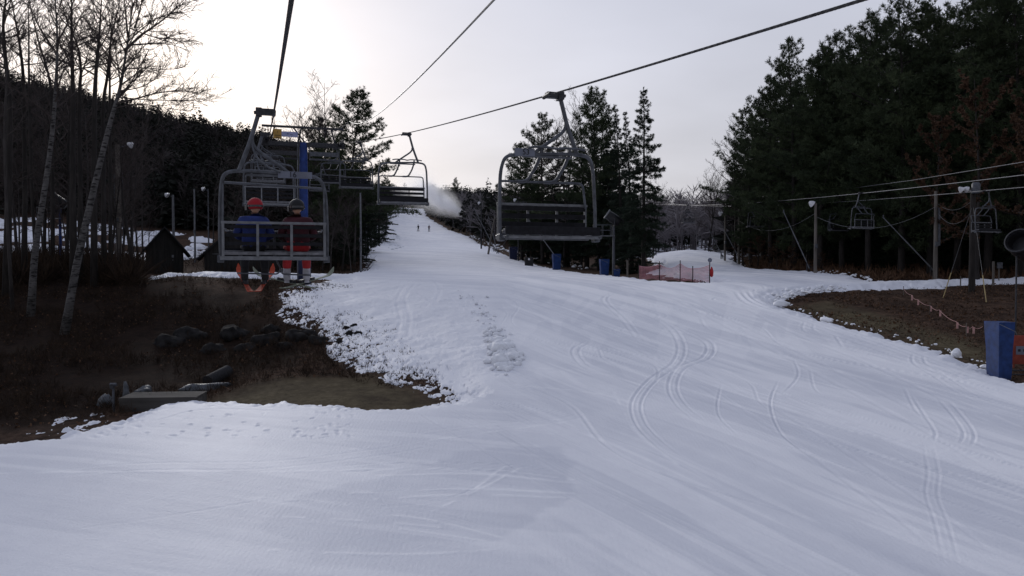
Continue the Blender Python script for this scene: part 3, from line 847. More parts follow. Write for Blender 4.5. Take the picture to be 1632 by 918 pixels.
def strand_rope(name, fn, r):
    """six strands laid round each other near the camera, a plain tube further off"""
    mb = MB()
    near = [y for y in np.arange(-6, 30, 0.035)]
    pts = [fn(float(y)) for y in near]
    s = 0
    for k in range(6):
        path = []
        for i, p in enumerate(pts):
            a = i * 0.035 / 0.30 * 2 * math.pi + k * math.pi / 3
            path.append(p + LPERP * math.cos(a) * r * 0.52 + Vector((0, 0, 1)) * math.sin(a) * r * 0.52)
        mb.tube(path, r * 0.40, 6, cap=False)
    mb.tube(pts[::10], r * 0.86, 8, cap=False)
    mb.tube([fn(float(y)) for y in list(np.linspace(29.9, TOWER_Y, 16)) + list(np.linspace(TOWER_Y + 2, 230, 40))], r, 8)
    return mb.build(name, M['rope'])
tag(strand_rope('haul_rope', up_rope, 0.017), 'steel haul rope carrying the riders uphill, steep line at upper left', 'haul rope', 'haul ropes of the near lift')
tag(strand_rope('haul_rope', dn_rope, 0.017), 'steel haul rope slanting to the upper right above the empty chairs', 'haul rope', 'haul ropes of the near lift')
# signal cable slung from the tower head
tw = up_rope(TOWER_Y) * 0.5 + dn_rope(TOWER_Y) * 0.5
sig = []
p_a = P(787, 0, 7.2); p_b = P(557, 193, 52.0); p_c = P(497, 201, 51.5)
pre = p_a + (p_a - P(640, 143, 22)) * 0.7
for t in np.linspace(0, 1, 30):
    sig.append(p_a.lerp(p_b, t) + Vector((0, 0, -1.2 * 4 * t * (1 - t) * 0.45)))
sig2 = [p_b.lerp(p_c, t) + Vector((0, 0, -0.55 * 4 * t * (1 - t))) for t in np.linspace(0, 1, 12)]
mb = MB(); mb.tube([pre] + sig, 0.011, 6); mb.tube(sig2, 0.016, 6)
tag(mb.build('signal_cable', M['wire']), 'thin black cable sagging from the tower head toward the top centre', 'cable')

def text_mesh(s, size, depth=0.003):
    cu = bpy.data.curves.new('lettering', 'FONT')
    cu.body = s; cu.size = size; cu.extrude = depth; cu.align_x = 'CENTER'; cu.align_y = 'CENTER'
    o = bpy.data.objects.new('lettering', cu); COL.objects.link(o)
    dg = bpy.context.evaluated_depsgraph_get()
    me = bpy.data.meshes.new_from_object(o.evaluated_get(dg))
    bpy.data.objects.remove(o, do_unlink=True)
    me.name = 'lettering'
    return me

def build_chair(label, number, bar_down, faces_back, group, detail=True):
    """local frame: origin on the rope, +y the way the riders face, z up"""
    t = thing('chairlift_chair', label, 'chairlift chair', group=group)
    g = MB()
    g.tube([(0, -0.17, 0.0), (0, 0.17, 0.0)], 0.036, 8)
    g.box((-0.10, 0, 0.01), (0.24, 0.13, 0.10)); g.box((-0.24, 0, 0.0), (0.10, 0.16, 0.14))
    g.tube([(-0.32, 0.05, 0.0), (-0.2, 0.05, 0.015)], 0.03, 8)
    g.build('grip', M['dark_steel'], t)
    h = MB()
    h.tube(round_path([(-0.23, 0, 0.03), (-0.30, -0.01, -0.22), (-0.385, -0.02, -0.52), (-0.56, -0.01, -0.985)], 0.2), 0.037, 10)
    h.tube(round_path([(-0.36, -0.02, -0.42), (-0.33, -0.02, -0.60), (0.02, 0.0, -0.84), (0.24, 0.0, -1.00)], 0.16), 0.030, 10)
    if bar_down: h.tube(round_path([(-0.37, -0.02, -0.5), (-0.30, -0.08, -0.74), (-0.16, -0.12, -0.90), (0.1, -0.06, -1.0)], 0.12), 0.018, 8)
    h.build('hanger', M['galv'], t)
    f = MB()
    prof = [(-0.86, 0.10, -2.47), (-0.875, 0.06, -2.0), (-0.855, 0.02, -1.28), (-0.80, 0.0, -1.02), (-0.50, 0, -0.985), (0.50, 0, -1.03), (0.76, 0.0, -1.07), (0.85, 0.02, -1.32), (0.875, 0.06, -2.0), (0.87, 0.10, -2.47)]
    f.tube(round_path(prof, 0.2, 6), 0.031, 10)
    for sx in (-1, 1):
        f.box((sx * 0.865, 0.11, -2.46), (0.10, 0.16, 0.12))
        f.tube([(sx * 0.865, 0.10, -2.42), (sx * 0.84, -0.22, -2.42)], 0.025, 8)
        f.tube([(sx * 0.865, 0.10, -2.45), (sx * 0.84, 0.40, -2.45)], 0.025, 8)
    f.box((0, 0.0, -1.055), (0.9, 0.05, 0.035))
    f.build('bail_frame', M['galv'], t)
    b = MB()
    bars = [((0, -0.22, -1.865), (1.68, 0.04, 0.042)), ((0, -0.20, -2.45), (1.72, 0.05, 0.06))]
    for c, dd in bars: b.box(c, dd)
    for x in (-0.81, -0.27, 0.27, 0.81): b.box((x, -0.235, -2.155), (0.042, 0.03, 0.54))
    b.build('back_frame', M['galv_light'], t)
    for i, z in enumerate((-1.93, -2.07, -2.21)):
        s = MB(); s.box((0, -0.19 + 0.0 * i, z), (1.58, 0.03, 0.058 if bar_down else 0.08)); s.build('back_slat', M['slat'], t)
    q = MB()
    for y in (-0.10, 0.05, 0.20): q.box((0, y, -2.36 + y * 0.12), (1.66, 0.138, 0.045))
    q.build('seat', M['cushion'], t)
    u = MB()
    u.box((0, 0.335, -2.455), (1.74, 0.05, 0.045))
    for x in (-0.55, 0, 0.55): u.box((x, 0.08, -2.42), (0.05, 0.44, 0.05))
    fb = MB(); fb.box((0, 0.335, -2.345), (1.70, 0.045, 0.14)); fb.build('seat_front', M['slat'], t)
    u.build('seat_rail', M['galv_light'] if not bar_down else M['galv'], t)
    # restraint bar with its foot rest
    s = MB(); fr = MB()
    if bar_down:
        s.tube(round_path([(-0.79, -0.17, -1.92), (-0.79, 0.42, -1.98), (0.79, 0.42, -1.98), (0.79, -0.17, -1.92)], 0.1), 0.018, 8)
        s.tube([(0.0, 0.42, -1.98), (0.0, 0.50, -2.4), (0.12, 0.44, -2.66)], 0.017, 8)
        fr.tube(round_path([(0.12, 0.44, -2.62), (0.12, 0.46, -2.72), (0.62, 0.48, -2.74)], 0.06), 0.014, 8)
        fr.tube(round_path([(0.10, 0.44, -2.62), (0.06, 0.46, -2.72), (-0.62, 0.48, -2.70)], 0.06), 0.014, 8)
    else:
        s.tube(round_path([(-0.79, -0.17, -1.92), (-0.79, -0.30, -1.46), (0.79, -0.30, -1.46), (0.79, -0.17, -1.92)], 0.1), 0.022, 8)
        for x in (-0.25, 0.27):
            s.tube(round_path([(x + 0.2, -0.30, -1.46), (x, -0.30, -1.46), (x - 0.12, -0.14, -1.2), (x - 0.16, 0.0, -1.0), (x - 0.16, 0.02, -0.92)], 0.1), 0.030, 8)
            fr.tube(round_path([(x - 0.42, 0.10, -0.93), (x - 0.30, 0.06, -0.90), (x - 0.02, 0.06, -0.90), (x + 0.10, 0.10, -0.93)], 0.06), 0.020, 8)
    sb = s.build('safety_bar', M['galv'], t)
    fr.build('foot_rest', M['galv'], sb)
    if bar_down:
        e = MB(); e.tube([(-0.80, 0.0, -1.19), (0.80, 0.0, -1.25)], 0.022, 8)
        for x in (-0.82, 0.82): e.tube([(x, 0.0, -1.21), (x * 1.0, -0.05, -1.88)], 0.018, 8)
        e.build('cross_bar', M['galv'], t)
    if number:
        pm = MB()
        yy = -0.045 if faces_back else 0.045
        x = 0.34 if faces_back else 0.42
        if faces_back: pm.box((0.34, yy, -1.035), (0.56, 0.012, 0.115))
        else: pm.box((0.42, yy, -1.00), (0.36, 0.012, 0.13))
        pl = pm.build('number_plate', M['plate'], t)
        me = text_mesh(number, 0.13)
        me.materials.clear(); me.materials.append(M['ink'])
        dg = link('number', me, pl)
        if faces_back:
            dg.location = (0.30, yy - 0.009, -1.035); dg.rotation_euler = (R(90), 0, 0)
        else:
            dg.location = (0.40, yy + 0.009, -1.00); dg.rotation_euler = (R(90), 0, math.pi)
    return t

def hang(t, p, rz):
    t.location = p; t.rotation_euler = (0, 0, rz)
UPY = [13.3, 27.6, 42.0, 56.3, 70.5]
DNY = [13.6, 27.9, 42.2, 56.5, 70.8]
chair_r = build_chair('grey steel chair numbered 16 carrying the two riders seen from behind', '16', True, True, 'chairs of the near lift')
hang(chair_r, up_rope(UPY[0]), LRZ)
chair_d = build_chair('large empty chair numbered 53 facing the camera in front of the conifers', '53', False, False, 'chairs of the near lift')
hang(chair_d, dn_rope(DNY[0]), LRZ + math.pi)
chair_e = build_chair('empty chair hanging in front of the distant snowmaking mist', None, False, False, 'chairs of the near lift')
hang(chair_e, dn_rope(DNY[1]), LRZ + math.pi)
for y, l in ((DNY[2], 'empty dark chair beside the leaning pine, behind the one before the mist'),
             (DNY[3], 'small empty chair just past the blue lift tower, on the returning side'),
             (DNY[4], 'smallest empty chair far past the blue tower on the returning side')):
    copy_tree(chair_e, dn_rope(y), LRZ + math.pi, l)
for y, l in ((UPY[1], 'empty chair directly beyond the riders, its slats just above their helmets'),
             (UPY[2], 'second chair beyond the riders, seen above the nearer empty one'),
             (UPY[3], 'chair on the climbing side just past the blue tower'),
             (UPY[4], 'farthest chair on the climbing side, beyond the blue tower')):
    copy_tree(chair_e, up_rope(y), LRZ, l)

# lift tower -----------------------------------------------------------
tb = Vector(((0.15 + 4.87) / 2 + LS * TOWER_Y, TOWER_Y, 0)); tb.z = zs(tb.x, tb.y)
zarm = (up_rope(TOWER_Y).z + dn_rope(TOWER_Y).z) / 2 - tb.z - 0.42
tt = thing('lift_tower', 'tall blue steel lift tower with grey crossarm behind the riders', 'lift tower', tb, LRZ)
m_ = MB(); m_.lathe([(0.31, -0.4), (0.31, 0.0), (0.285, 5.0), (0.26, zarm + 0.12)], n=18); m_.build('mast', M['blue_paint'], tt)
m_ = MB(); m_.box((0, -0.02, zarm), (5.3, 0.26, 0.30)); m_.build('crossarm', M['dark_steel'], tt)
for s, dz in ((-1, 0.22), (1, -0.12)):
    gx = s * 2.36
    q = MB(); q.box((gx, 0, zarm + 0.18 + dz * 0.5), (0.16, 1.9, 0.14)); q.box((gx, 0, zarm + 0.05), (0.3, 0.3, 0.3))
    sa = q.build('sheave_train', M['dark_steel'], tt)
    for k in range(4):
        w_ = MB(); w_.lathe([(0.12, -0.05), (0.21, -0.05), (0.21, -0.02), (0.17, 0), (0.21, 0.02), (0.21, 0.05), (0.12, 0.05)], (gx + 0.12, -0.75 + 0.5 * k, zarm + 0.20 + dz * 0.5), 14, mtx=Matrix.Rotation(R(90), 3, 'Y'))
        w_.build('sheave', M['dark_steel'], sa)
m_ = MB(); m_.box((0, 0.0, zarm + 1.12), (5.2, 0.12, 0.14))
for x in (-2.05, -0.35, 2.05): m_.tube([(x, 0, zarm + 0.1), (x - 0.25 * (1 if x > 0 else -1), 0, zarm + 1.1)], 0.06, 6)
m_.tube([(0.1, 0, zarm + 0.15), (-0.6, 0, zarm + 1.05)], 0.05, 6)
m_.build('lifting_frame', M['dark_steel'], tt)
for s in (-1, 1):
    q = MB(); q.box((s * 1.35, -0.05, zarm - 0.95), (1.9, 0.5, 0.05)); q.box((s * 1.35, -0.28, zarm - 0.62), (1.9, 0.03, 0.28))
    q.tube([(s * 0.4, -0.28, zarm - 0.92), (s * 0.4, -0.28, zarm - 0.1)], 0.025, 6); q.tube([(s * 2.28, -0.28, zarm - 0.92), (s * 2.28, -0.28, zarm - 0.1)], 0.025, 6)
    q.build('work_platform', M['dark_steel'] if s < 0 else M['galv'], tt)
q = MB()
for y in (-0.30, -0.30):
    pass
q.tube([(-0.40, -0.22, 0.2), (-0.36, -0.22, zarm)], 0.035, 6); q.tube([(-0.40, 0.22, 0.2), (-0.36, 0.22, zarm)], 0.03, 6)
for k in range(28): q.tube([(-0.38, -0.22, 0.6 + 0.32 * k), (-0.38, 0.22, 0.6 + 0.32 * k)], 0.014, 5)
q.build('ladder', M['galv_light'], tt)
def sign(name, m, w, h, x, z, parent):
    q = MB(); q.box((x, -0.20, z), (w, 0.03, h)); return q.build(name, m, parent)
ys_ = sign('yellow_sign', M['yellow'], 0.52, 0.62, -1.62, zarm + 0.60, tt)
me = text_mesh('1', 0.24); me.materials.clear(); me.materials.append(M['ink'])
o = link('number', me, ys_); o.location = (-1.62, -0.221, zarm + 0.70); o.rotation_euler = (R(90), 0, 0)
q = MB()
for row, wd, z0 in ((0, 0.36, 0.50), (1, 0.22, 0.37)):
    x = -wd / 2; rk = random.Random(row)
    while x < wd / 2 - 0.02:
        ww = rk.uniform(0.022, 0.045); q.box((-1.62 + x + ww / 2, -0.219, zarm + z0), (ww, 0.006, rk.uniform(0.045, 0.062))); x += ww + 0.012
q.build('lettering', M['ink'], ys_)
ls_ = sign('pale_sign', M['lavender'], 1.02, 0.34, -0.86, zarm + 0.60, tt)
q = MB(); q.box((-0.98, -0.219, zarm + 0.62), (0.10, 0.006, 0.05)); q.box((-0.75, -0.219, zarm + 0.58), (0.16, 0.006, 0.025)); q.build('lettering', M['ink'], ls_)
q = MB(); q.lathe([(0.43, 0.0), (0.45, 0.05), (0.45, 1.75), (0.41, 1.8)], n=18); q.build('safety_pad', M['navy'], tt)

# ------------------------------------------------------------------ people
def skinned(joints, edges, radii, sub=2, root=0):
    me = bpy.data.meshes.new('body'); me.from_pydata([tuple(j) for j in joints], edges, [])
    o = bpy.data.objects.new('body', me); COL.objects.link(o)
    sk = o.modifiers.new('skin', 'SKIN')
    for i, v in enumerate(me.skin_vertices[0].data):
        r_ = radii[i]; v.radius = r_ if isinstance(r_, tuple) else (r_, r_); v.use_root = (i == root)
    ss = o.modifiers.new('sub', 'SUBSURF'); ss.levels = sub; ss.render_levels = sub
    dg = bpy.context.evaluated_depsgraph_get()
    m2 = bpy.data.meshes.new_from_object(o.evaluated_get(dg))
    bpy.data.objects.remove(o, do_unlink=True)
    return m2
def hand_mb(mb, w, d, up):
    """gloved hand: palm and five bent fingers; w wrist, d direction of the fingers, up back of the hand"""
    w = Vector(w); d = Vector(d).normalized(); up = Vector(up).normalized(); s = d.cross(up).normalized()
    mb.tube([w, w + d * 0.04, w + d * 0.085], [0.030, 0.042, 0.040], 8)
    for k, (o_, L) in enumerate(((-0.030, 0.062), (-0.010, 0.074), (0.010, 0.070), (0.030, 0.055))):
        b0 = w + d * 0.078 + s * o_
        mb.tube([b0, b0 + d * L * 0.45 - up * 0.006, b0 + d * L * 0.7 - up * 0.028, b0 + d * L * 0.6 - up * 0.052], [0.013, 0.012, 0.0115, 0.009], 6)
    b0 = w + d * 0.03 + s * 0.034
    mb.tube([b0, b0 + s * 0.026 + d * 0.028 - up * 0.012, b0 + s * 0.020 + d * 0.058 - up * 0.03], [0.015, 0.013, 0.010], 6)
def paint(me, fn, mats):
    me.materials.clear()
    for m in mats: me.materials.append(m)
    for p in me.polygons:
        p.material_index = fn(p.center); p.use_smooth = True
def head_mesh():
    """head with brow, nose, mouth, chin and ears; faces +y, centre at origin"""
    bm = bmesh.new()
    bmesh.ops.create_uvsphere(bm, u_segments=24, v_segments=18, radius=1.0)
    for v in bm.verts:
        x, y, z = v.co
        k = 1 - 0.28 * max(0, -z) ** 1.5
        X, Y, Z = x * 0.077 * k, y * 0.098 * (1 - 0.12 * max(0, -z)), z * 0.118
        if y > 0:
            f_ = max(0, y)
            if abs(x) < 0.20 and -0.45 < z < 0.12: Y += 0.022 * f_ * (1 - abs(x) / 0.2) * (1 - (z + 0.16) ** 2 / 0.09 if abs(z + 0.16) < 0.3 else 0)
            if 0.10 < abs(x) < 0.5 and -0.05 < z < 0.16: Y -= 0.010 * f_
            if abs(x) < 0.28 and -0.62 < z < -0.52: Y -= 0.006 * f_
            if abs(x) < 0.35 and z < -0.72: Y += 0.010 * f_
        if abs(x) > 0.93 and abs(z) < 0.3: X *= 1.10
        v.co = (X, Y, Z)
    me = bpy.data.meshes.new('head'); bm.to_mesh(me); bm.free()
    return me
def join_meshes(name, parts, mats):
    """parts: (mesh, matrix, material offset) joined into one mesh"""
    V = []; Fc = []; mi = []
    for me, mx, mo in parts:
        k = len(V)
        V += [tuple(mx @ v.co) for v in me.vertices]
        for p in me.polygons:
            Fc.append(tuple(i + k for i in p.vertices)); mi.append(p.material_index + mo)
    out = bpy.data.meshes.new(name); out.from_pydata(V, [], Fc)
    for m in mats: out.materials.append(m)
    out.polygons.foreach_set('material_index', mi)
    out.polygons.foreach_set('use_smooth', [True] * len(mi))
    out.update()
    return out
I4 = Matrix.Identity(4)

def sitting_rider(label, x0, jacket, trousers, hem, shell, head_turn, lean, boots='boot'):
    """chair frame coordinates, hips on the seat; the thing's origin is on the seat under the hips"""
    t = thing('person', label, 'person')
    L = lean
    J = [(0, 0.02, 0.13), (0, -0.01, 0.30), (L * 0.02, -0.01, 0.47), (L * 0.03, 0.02, 0.585), (L * 0.04, 0.035, 0.66)]
    E = [(0, 1), (1, 2), (2, 3), (3, 4)]
    Rr = [(0.205, 0.155), (0.195, 0.15), (0.215, 0.15), (0.12, 0.11), (0.06, 0.06)]
    hands = []
    for s in (-1, 1):
        k = len(J)
        J += [(s * 0.19, 0.0, 0.52), (s * 0.285, 0.05, 0.29), (s * 0.20, 0.30, 0.25)]
        Rr += [0.098, 0.070, 0.050]
        E += [(2, k), (k, k + 1), (k + 1, k + 2)]
        hands.append(((s * 0.20, 0.30, 0.25), (-s * 0.25, 0.9, -0.3)))
        k = len(J)
        J += [(s * 0.10, 0.06, 0.10), (s * 0.15, 0.42, 0.11), (s * 0.16, 0.48, -0.06), (s * 0.17, 0.55, -0.22), (s * 0.17, 0.57, -0.29)]
        Rr += [0.115, 0.090, 0.086, 0.078, 0.072]
        E += [(0, k), (k, k + 1), (k + 1, k + 2), (k + 2, k + 3), (k + 3, k + 4)]
    body = skinned(J, E, Rr)
    def zone(c):
        if c.z > 0.655: return 3
        if c.z < 0.115 or (c.z < 0.20 and c.y > 0.20 and abs(c.x) < 0.30): return 1
        if c.z < 0.165 and c.y < 0.2: return 2
        return 0
    paint(body, zone, [jacket, trousers, hem, M['skin']])
    hm = head_mesh(); paint(hm, lambda c: 0, [M['skin']])
    hc = Vector((L * 0.05, 0.06, 0.775))
    Hm = Matrix.Translation(hc) @ Matrix.Rotation(head_turn, 4, 'Z') @ Matrix.Rotation(R(-6), 4, 'X')
    gl = MB()
    for w, d in hands: hand_mb(gl, w, d, (0, 0.2, 1))
    gme = gl.mesh('gloves', [M['black_cloth']])
    me = join_meshes('body', [(body, I4, 0), (hm, Hm, 3), (gme, I4, 4)], [jacket, trousers, hem, M['skin'], M['black_cloth']])
    link('body', me, t)
    # helmet: shell with brim line, ear flaps; goggles on a strap
    bm = bmesh.new(); bmesh.ops.create_uvsphere(bm, u_segments=28, v_segments=20, radius=1)
    dl = [v for v in bm.verts if v.co.z < (-0.62 if v.co.y < 0.3 else 0.10)]
    bmesh.ops.delete(bm, geom=dl, context='VERTS')
    for v in bm.verts:
        x, y, z = v.co
        v.co = (x * 0.122 * (1.04 if z < 0 else 1), y * 0.140, z * 0.128 + 0.012)
    bmesh.ops.solidify(bm, geom=bm.faces[:], thickness=0.012)
    hme = bpy.data.meshes.new('helmet'); bm.to_mesh(hme); bm.free()
    hme.materials.append(shell); hme.polygons.foreach_set('use_smooth', [True] * len(hme.polygons))
    ho = link('helmet', hme, t); ho.matrix_local = Hm @ Matrix.Translation((0, 0, 0.012))
    ring = []
    for k in range(25):
        a = 2 * math.pi * k / 24
        ring.append(Vector((0.132 * math.cos(a), 0.148 * math.sin(a), 0.005 + 0.012 * math.sin(a))))
    q = MB()
    vs = []
    for k in range(24):
        p = ring[k]
        for z in (-0.017, 0.017): vs.append(p + Vector((0, 0, z)))
        vs += [p * 0.965 + Vector((0, 0, 0.017)), p * 0.965 + Vector((0, 0, -0.017))]
    fs = []
    for k in range(24):
        j = (k + 1) % 24
        for e in range(4):
            e2 = (e + 1) % 4
            fs.append((k * 4 + e, j * 4 + e, j * 4 + e2, k * 4 + e2))
    q.add(vs, fs)
    q.box((0, 0.142, 0.0), (0.17, 0.05, 0.085))
    go = q.build('goggles', M['glass_dark'], t); go.matrix_local = Hm
    for s in (-1, 1):
        b = MB()
        b.tube([(s * 0.17, 0.555, -0.26), (s * 0.17, 0.575, -0.36), (s * 0.17, 0.585, -0.44)], [0.066, 0.070, 0.062], 10)
        b.tube([(s * 0.17, 0.52, -0.445), (s * 0.17, 0.63, -0.445), (s * 0.17, 0.77, -0.46)], [0.056, 0.056, 0.046], 10)
        b.box((s * 0.17, 0.64, -0.505), (0.085, 0.33, 0.03))
        for z in (-0.33, -0.38, -0.43): b.box((s * 0.17, 0.655, z), (0.06, 0.03, 0.02))
        b.build('ski_boot', M[boots], t)
    t.location = x0
    return t
def ski(label, m, L=1.62):
    """tail at -y, tip curving up at +y; origin under the boot"""
    n = 22; vs = []; fs = []
    for i in range(n + 1):
        s = i / n; y = -0.72 + L * s
        w = 0.048 - 0.016 * math.sin(math.pi * min(1, max(0, (s - 0.05) / 0.85)))
        if s > 0.93: w *= max(0.15, 1 - ((s - 0.93) / 0.07) ** 2)
        z = 0.0 + (0.13 * ((s - 0.84) / 0.16) ** 2 if s > 0.84 else 0) + (0.02 * (1 - s / 0.06) if s < 0.06 else 0)
        vs += [(-w, y, z), (w, y, z), (w * 0.92, y, z + 0.014), (-w * 0.92, y, z + 0.014)]
    for i in range(n):
        for e in range(4):
            e2 = (e + 1) % 4
            fs.append((i * 4 + e, i * 4 + e2, i * 4 + 4 + e2, i * 4 + 4 + e))
    fs += [(3, 2, 1, 0), (n * 4, n * 4 + 1, n * 4 + 2, n * 4 + 3)]
    t = thing('ski', label, 'ski')
    mb = MB(); mb.add(vs, fs); mb.build('ski_deck', m, t)
    b = MB(); b.box((0, 0.16, 0.035), (0.075, 0.10, 0.05)); b.box((0, -0.13, 0.04), (0.075, 0.12, 0.06)); b.box((0, 0.02, 0.022), (0.06, 0.22, 0.018))
    b.build('binding', M['dark_steel'], t)
    return t
CM = Matrix.Translation(up_rope(UPY[0])) @ Matrix.Rotation(LRZ, 4, 'Z')
def in_chair(v): return CM @ Vector(v)
SEAT_Z = -2.332
def put(o, v, rz=0.0, rx=0.0, ry=0.0):
    o.location = in_chair(v); o.rotation_euler = (Matrix.Rotation(LRZ, 4, 'Z') @ Matrix.Rotation(rz, 4, 'Z') @ Matrix.Rotation(ry, 4, 'Y') @ Matrix.Rotation(rx, 4, 'X')).to_euler()
rl = sitting_rider('person in a blue jacket and red helmet riding the left side of the chair', (0, 0, 0), M['jacket_blue'], M['black_cloth'], M['jacket_blue'], M['red_shell'], R(38), 0.4, 'black_shell')
rr_ = sitting_rider('person in a maroon jacket, red trousers and black helmet on the chair', (0, 0, 0), M['jacket_maroon'], M['red_cloth'], M['red_cloth'], M['black_shell'], R(30), -0.2)
put(rl, (-0.33, 0.02, SEAT_Z - 0.02)); put(rr_, (0.38, 0.02, SEAT_Z - 0.02))
BZ = SEAT_Z - 0.522
for (x, rz, rx, l, m) in ((-0.33 - 0.17, 9, -13, 'orange ski on the left boot of the rider in blue', 'ski_orange'), (-0.33 + 0.17, -10, -13, 'orange ski on the right boot of the rider in blue', 'ski_orange'),
                          (0.38 - 0.17, 42, -9, 'pale ski on the left boot of the rider in maroon', 'ski_pale'), (0.38 + 0.17, -38, 9, 'long pale ski on the right boot of the rider in maroon, tip up', 'ski_pale')):
    o = ski(l, M[m])
    put(o, (x, 0.02 + 0.63, BZ - 0.012), R(rz), R(abs(rx)) if rx else 0)

def standing_skier(label, base, rz, jacket, trousers):
    t = thing('person', label, 'person', base, rz)
    J = [(0, 0, 0.92), (0, 0.03, 1.12), (0, 0.07, 1.34), (0, 0.10, 1.47), (0, 0.12, 1.54)]
    E = [(0, 1), (1, 2), (2, 3), (3, 4)]; Rr = [(0.165, 0.13), (0.15, 0.12), (0.18, 0.13), (0.09, 0.085), (0.055, 0.055)]
    hands = []
    for s in (-1, 1):
        k = len(J)
        J += [(s * 0.18, 0.06, 1.39), (s * 0.28, 0.10, 1.12), (s * 0.25, 0.34, 1.04)]; Rr += [0.075, 0.058, 0.045]
        E += [(2, k), (k, k + 1), (k + 1, k + 2)]; hands.append(((s * 0.25, 0.34, 1.04), (-s * 0.1, 1, -0.1)))
        k = len(J)
        J += [(s * 0.10, 0.0, 0.84), (s * 0.15, 0.12, 0.50), (s * 0.17, 0.02, 0.16), (s * 0.17, 0.05, 0.07)]; Rr += [0.105, 0.075, 0.062, 0.06]
        E += [(0, k), (k, k + 1), (k + 1, k + 2), (k + 2, k + 3)]
    body = skinned(J, E, Rr)
    paint(body, lambda c: 0 if c.z > 0.86 else 1, [jacket, trousers])
    hm = head_mesh(); paint(hm, lambda c: 0, [M['skin']])
    gl = MB()
    for w, d in hands: hand_mb(gl, w, d, (0, 0, 1))
    link('body', join_meshes('body', [(body, I4, 0), (hm, Matrix.Translation((0, 0.14, 1.65)), 2), (gl.mesh('gloves', [M['black_cloth']]), I4, 1)], [jacket, trousers, M['skin']]), t)
    h = MB(); h.lathe([(0.02, 0.135), (0.08, 0.115), (0.118, 0.05), (0.12, -0.01), (0.112, -0.05)], (0, 0.135, 1.665), 16); h.build('helmet', M['black_shell'], t)
    b = MB()
    for s in (-1, 1): b.tube([(s * 0.17, 0.02, 0.28), (s * 0.17, 0.02, 0.10), (s * 0.17, 0.16, 0.07)], [0.075, 0.07, 0.05], 8)
    b.build('ski_boots', M['black_shell'], t)
    return t
for (px, py, l, rz, jk) in ((667, 372, 'distant skier in dark clothes, left of the two on the slope', 2.9, 'black_cloth'), (684, 374, 'distant skier in dark clothes, right of the two on the slope', 3.3, 'jacket_maroon')):
    g = D(px, 207); g.z += 0.31
    # stand where the picture shows the snow line
    standing_skier(l, g, rz, M[jk], M['black_cloth'])
    for s, w in ((-1, 'left'), (1, 'right')):
        o = ski('dark ski under the %s boot of the distant %s skier' % (w, 'left' if px < 675 else 'right'), M['black_shell'])
        ro = Matrix.Rotation(rz, 3, 'Z')
        o.location = g + ro @ Vector((s * 0.17, 0.05, 0.005)); o.rotation_euler = (0, 0, rz + s * 0.10)
# ------------------------------------------------------------------ buildings
def shed(label, base, w, dpt, eave, apex, rz):
    t = thing('wooden_shed', label, 'shed', base, rz)
    q = MB(); q.prism([(-w / 2, -0.6), (w / 2, -0.6), (w / 2, eave), (0, apex), (-w / 2, eave)], 0, dpt)
    for x in np.arange(-w / 2 + 0.15, w / 2, 0.3):
        h = eave + (apex - eave) * (1 - abs(x) / (w / 2)) - 0.05
        q.box((x, -0.012, (h - 0.4) / 2), (0.03, 0.02, h + 0.3))
    q.build('walls', M['shed_wood'], t, smooth=False)
    r = MB(); ov = 0.55; sl = (apex - eave) / (w / 2)
    r.prism([(-w / 2 - ov, eave - ov * sl + 0.02), (0, apex + 0.02), (w / 2 + ov, eave - ov * sl + 0.02), (w / 2 + ov, eave - ov * sl + 0.18), (0, apex + 0.2), (-w / 2 - ov, eave - ov * sl + 0.18)], -0.45, dpt + 0.45)
    r.build('roof', M['shed_roof'], t, smooth=False)
    d_ = MB(); d_.box((-0.1 * w, -0.04, 0.95), (0.95, 0.05, 1.95)); d_.build('door', M['shed_wood'], t)
    return t
s1 = shed('small dark gabled wooden shed behind the bank, left of the riders', D(263, 66) + Vector((0, 0, 0.05)), 2.9, 4.0, 2.0, 3.75, R(25))
q = MB(); q.box((0.62, -0.045, 1.42), (0.16, 0.02, 0.22)); q.box((0.62, -0.048, 1.1), (0.07, 0.02, 0.07)); q.build('wall_box', M['galv_light'], s1)
s2 = shed('larger dark shed with a steep roof directly behind the seated riders', D(393, 64), 6.4, 6.0, 1.65, 4.6, R(20))
q = MB(); q.tube([(-2.6, -0.03, 1.66), (2.2, -0.03, 1.60)], 0.03, 6); q.build('trim_rail', M['galv_light'], s2)

# ------------------------------------------------------------------ poles, lamps, snowmaking gear
def light_pole(label, base, h, lamp_dir=-1, double=False, m='old_wood', r=0.11, lamp=True, arm=0.5):
    t = thing('light_pole', label, 'light pole', base)
    q = MB(); q.tube([(0, 0, -0.5), (0.02, 0, h * 0.5), (0, 0, h)], [r * 1.15, r, r * 0.8], 10); q.build('pole', M[m], t)
    if lamp:
        a = MB(); a.tube(round_path([(0, 0, h - 0.25), (lamp_dir * arm * 0.6, -0.05, h - 0.1), (lamp_dir * arm, -0.1, h - 0.02)], 0.1), 0.03, 6); a.build('bracket', M['galv'], t)
        b = MB(); mx = Matrix.Rotation(lamp_dir * R(55), 3, 'Y')
        b.lathe([(0.07, 0.16), (0.13, 0.10), (0.24, -0.06), (0.27, -0.20), (0.24, -0.21)], (lamp_dir * (arm + 0.12), -0.1, h + 0.02), 14, mtx=mx); b.build('floodlight', M['white_plastic'], t)
    c = MB(); c.box((0, -r - 0.03, h * 0.42), (0.2, 0.12, 0.34)); c.build('junction_box', M['galv'], t)
    return t
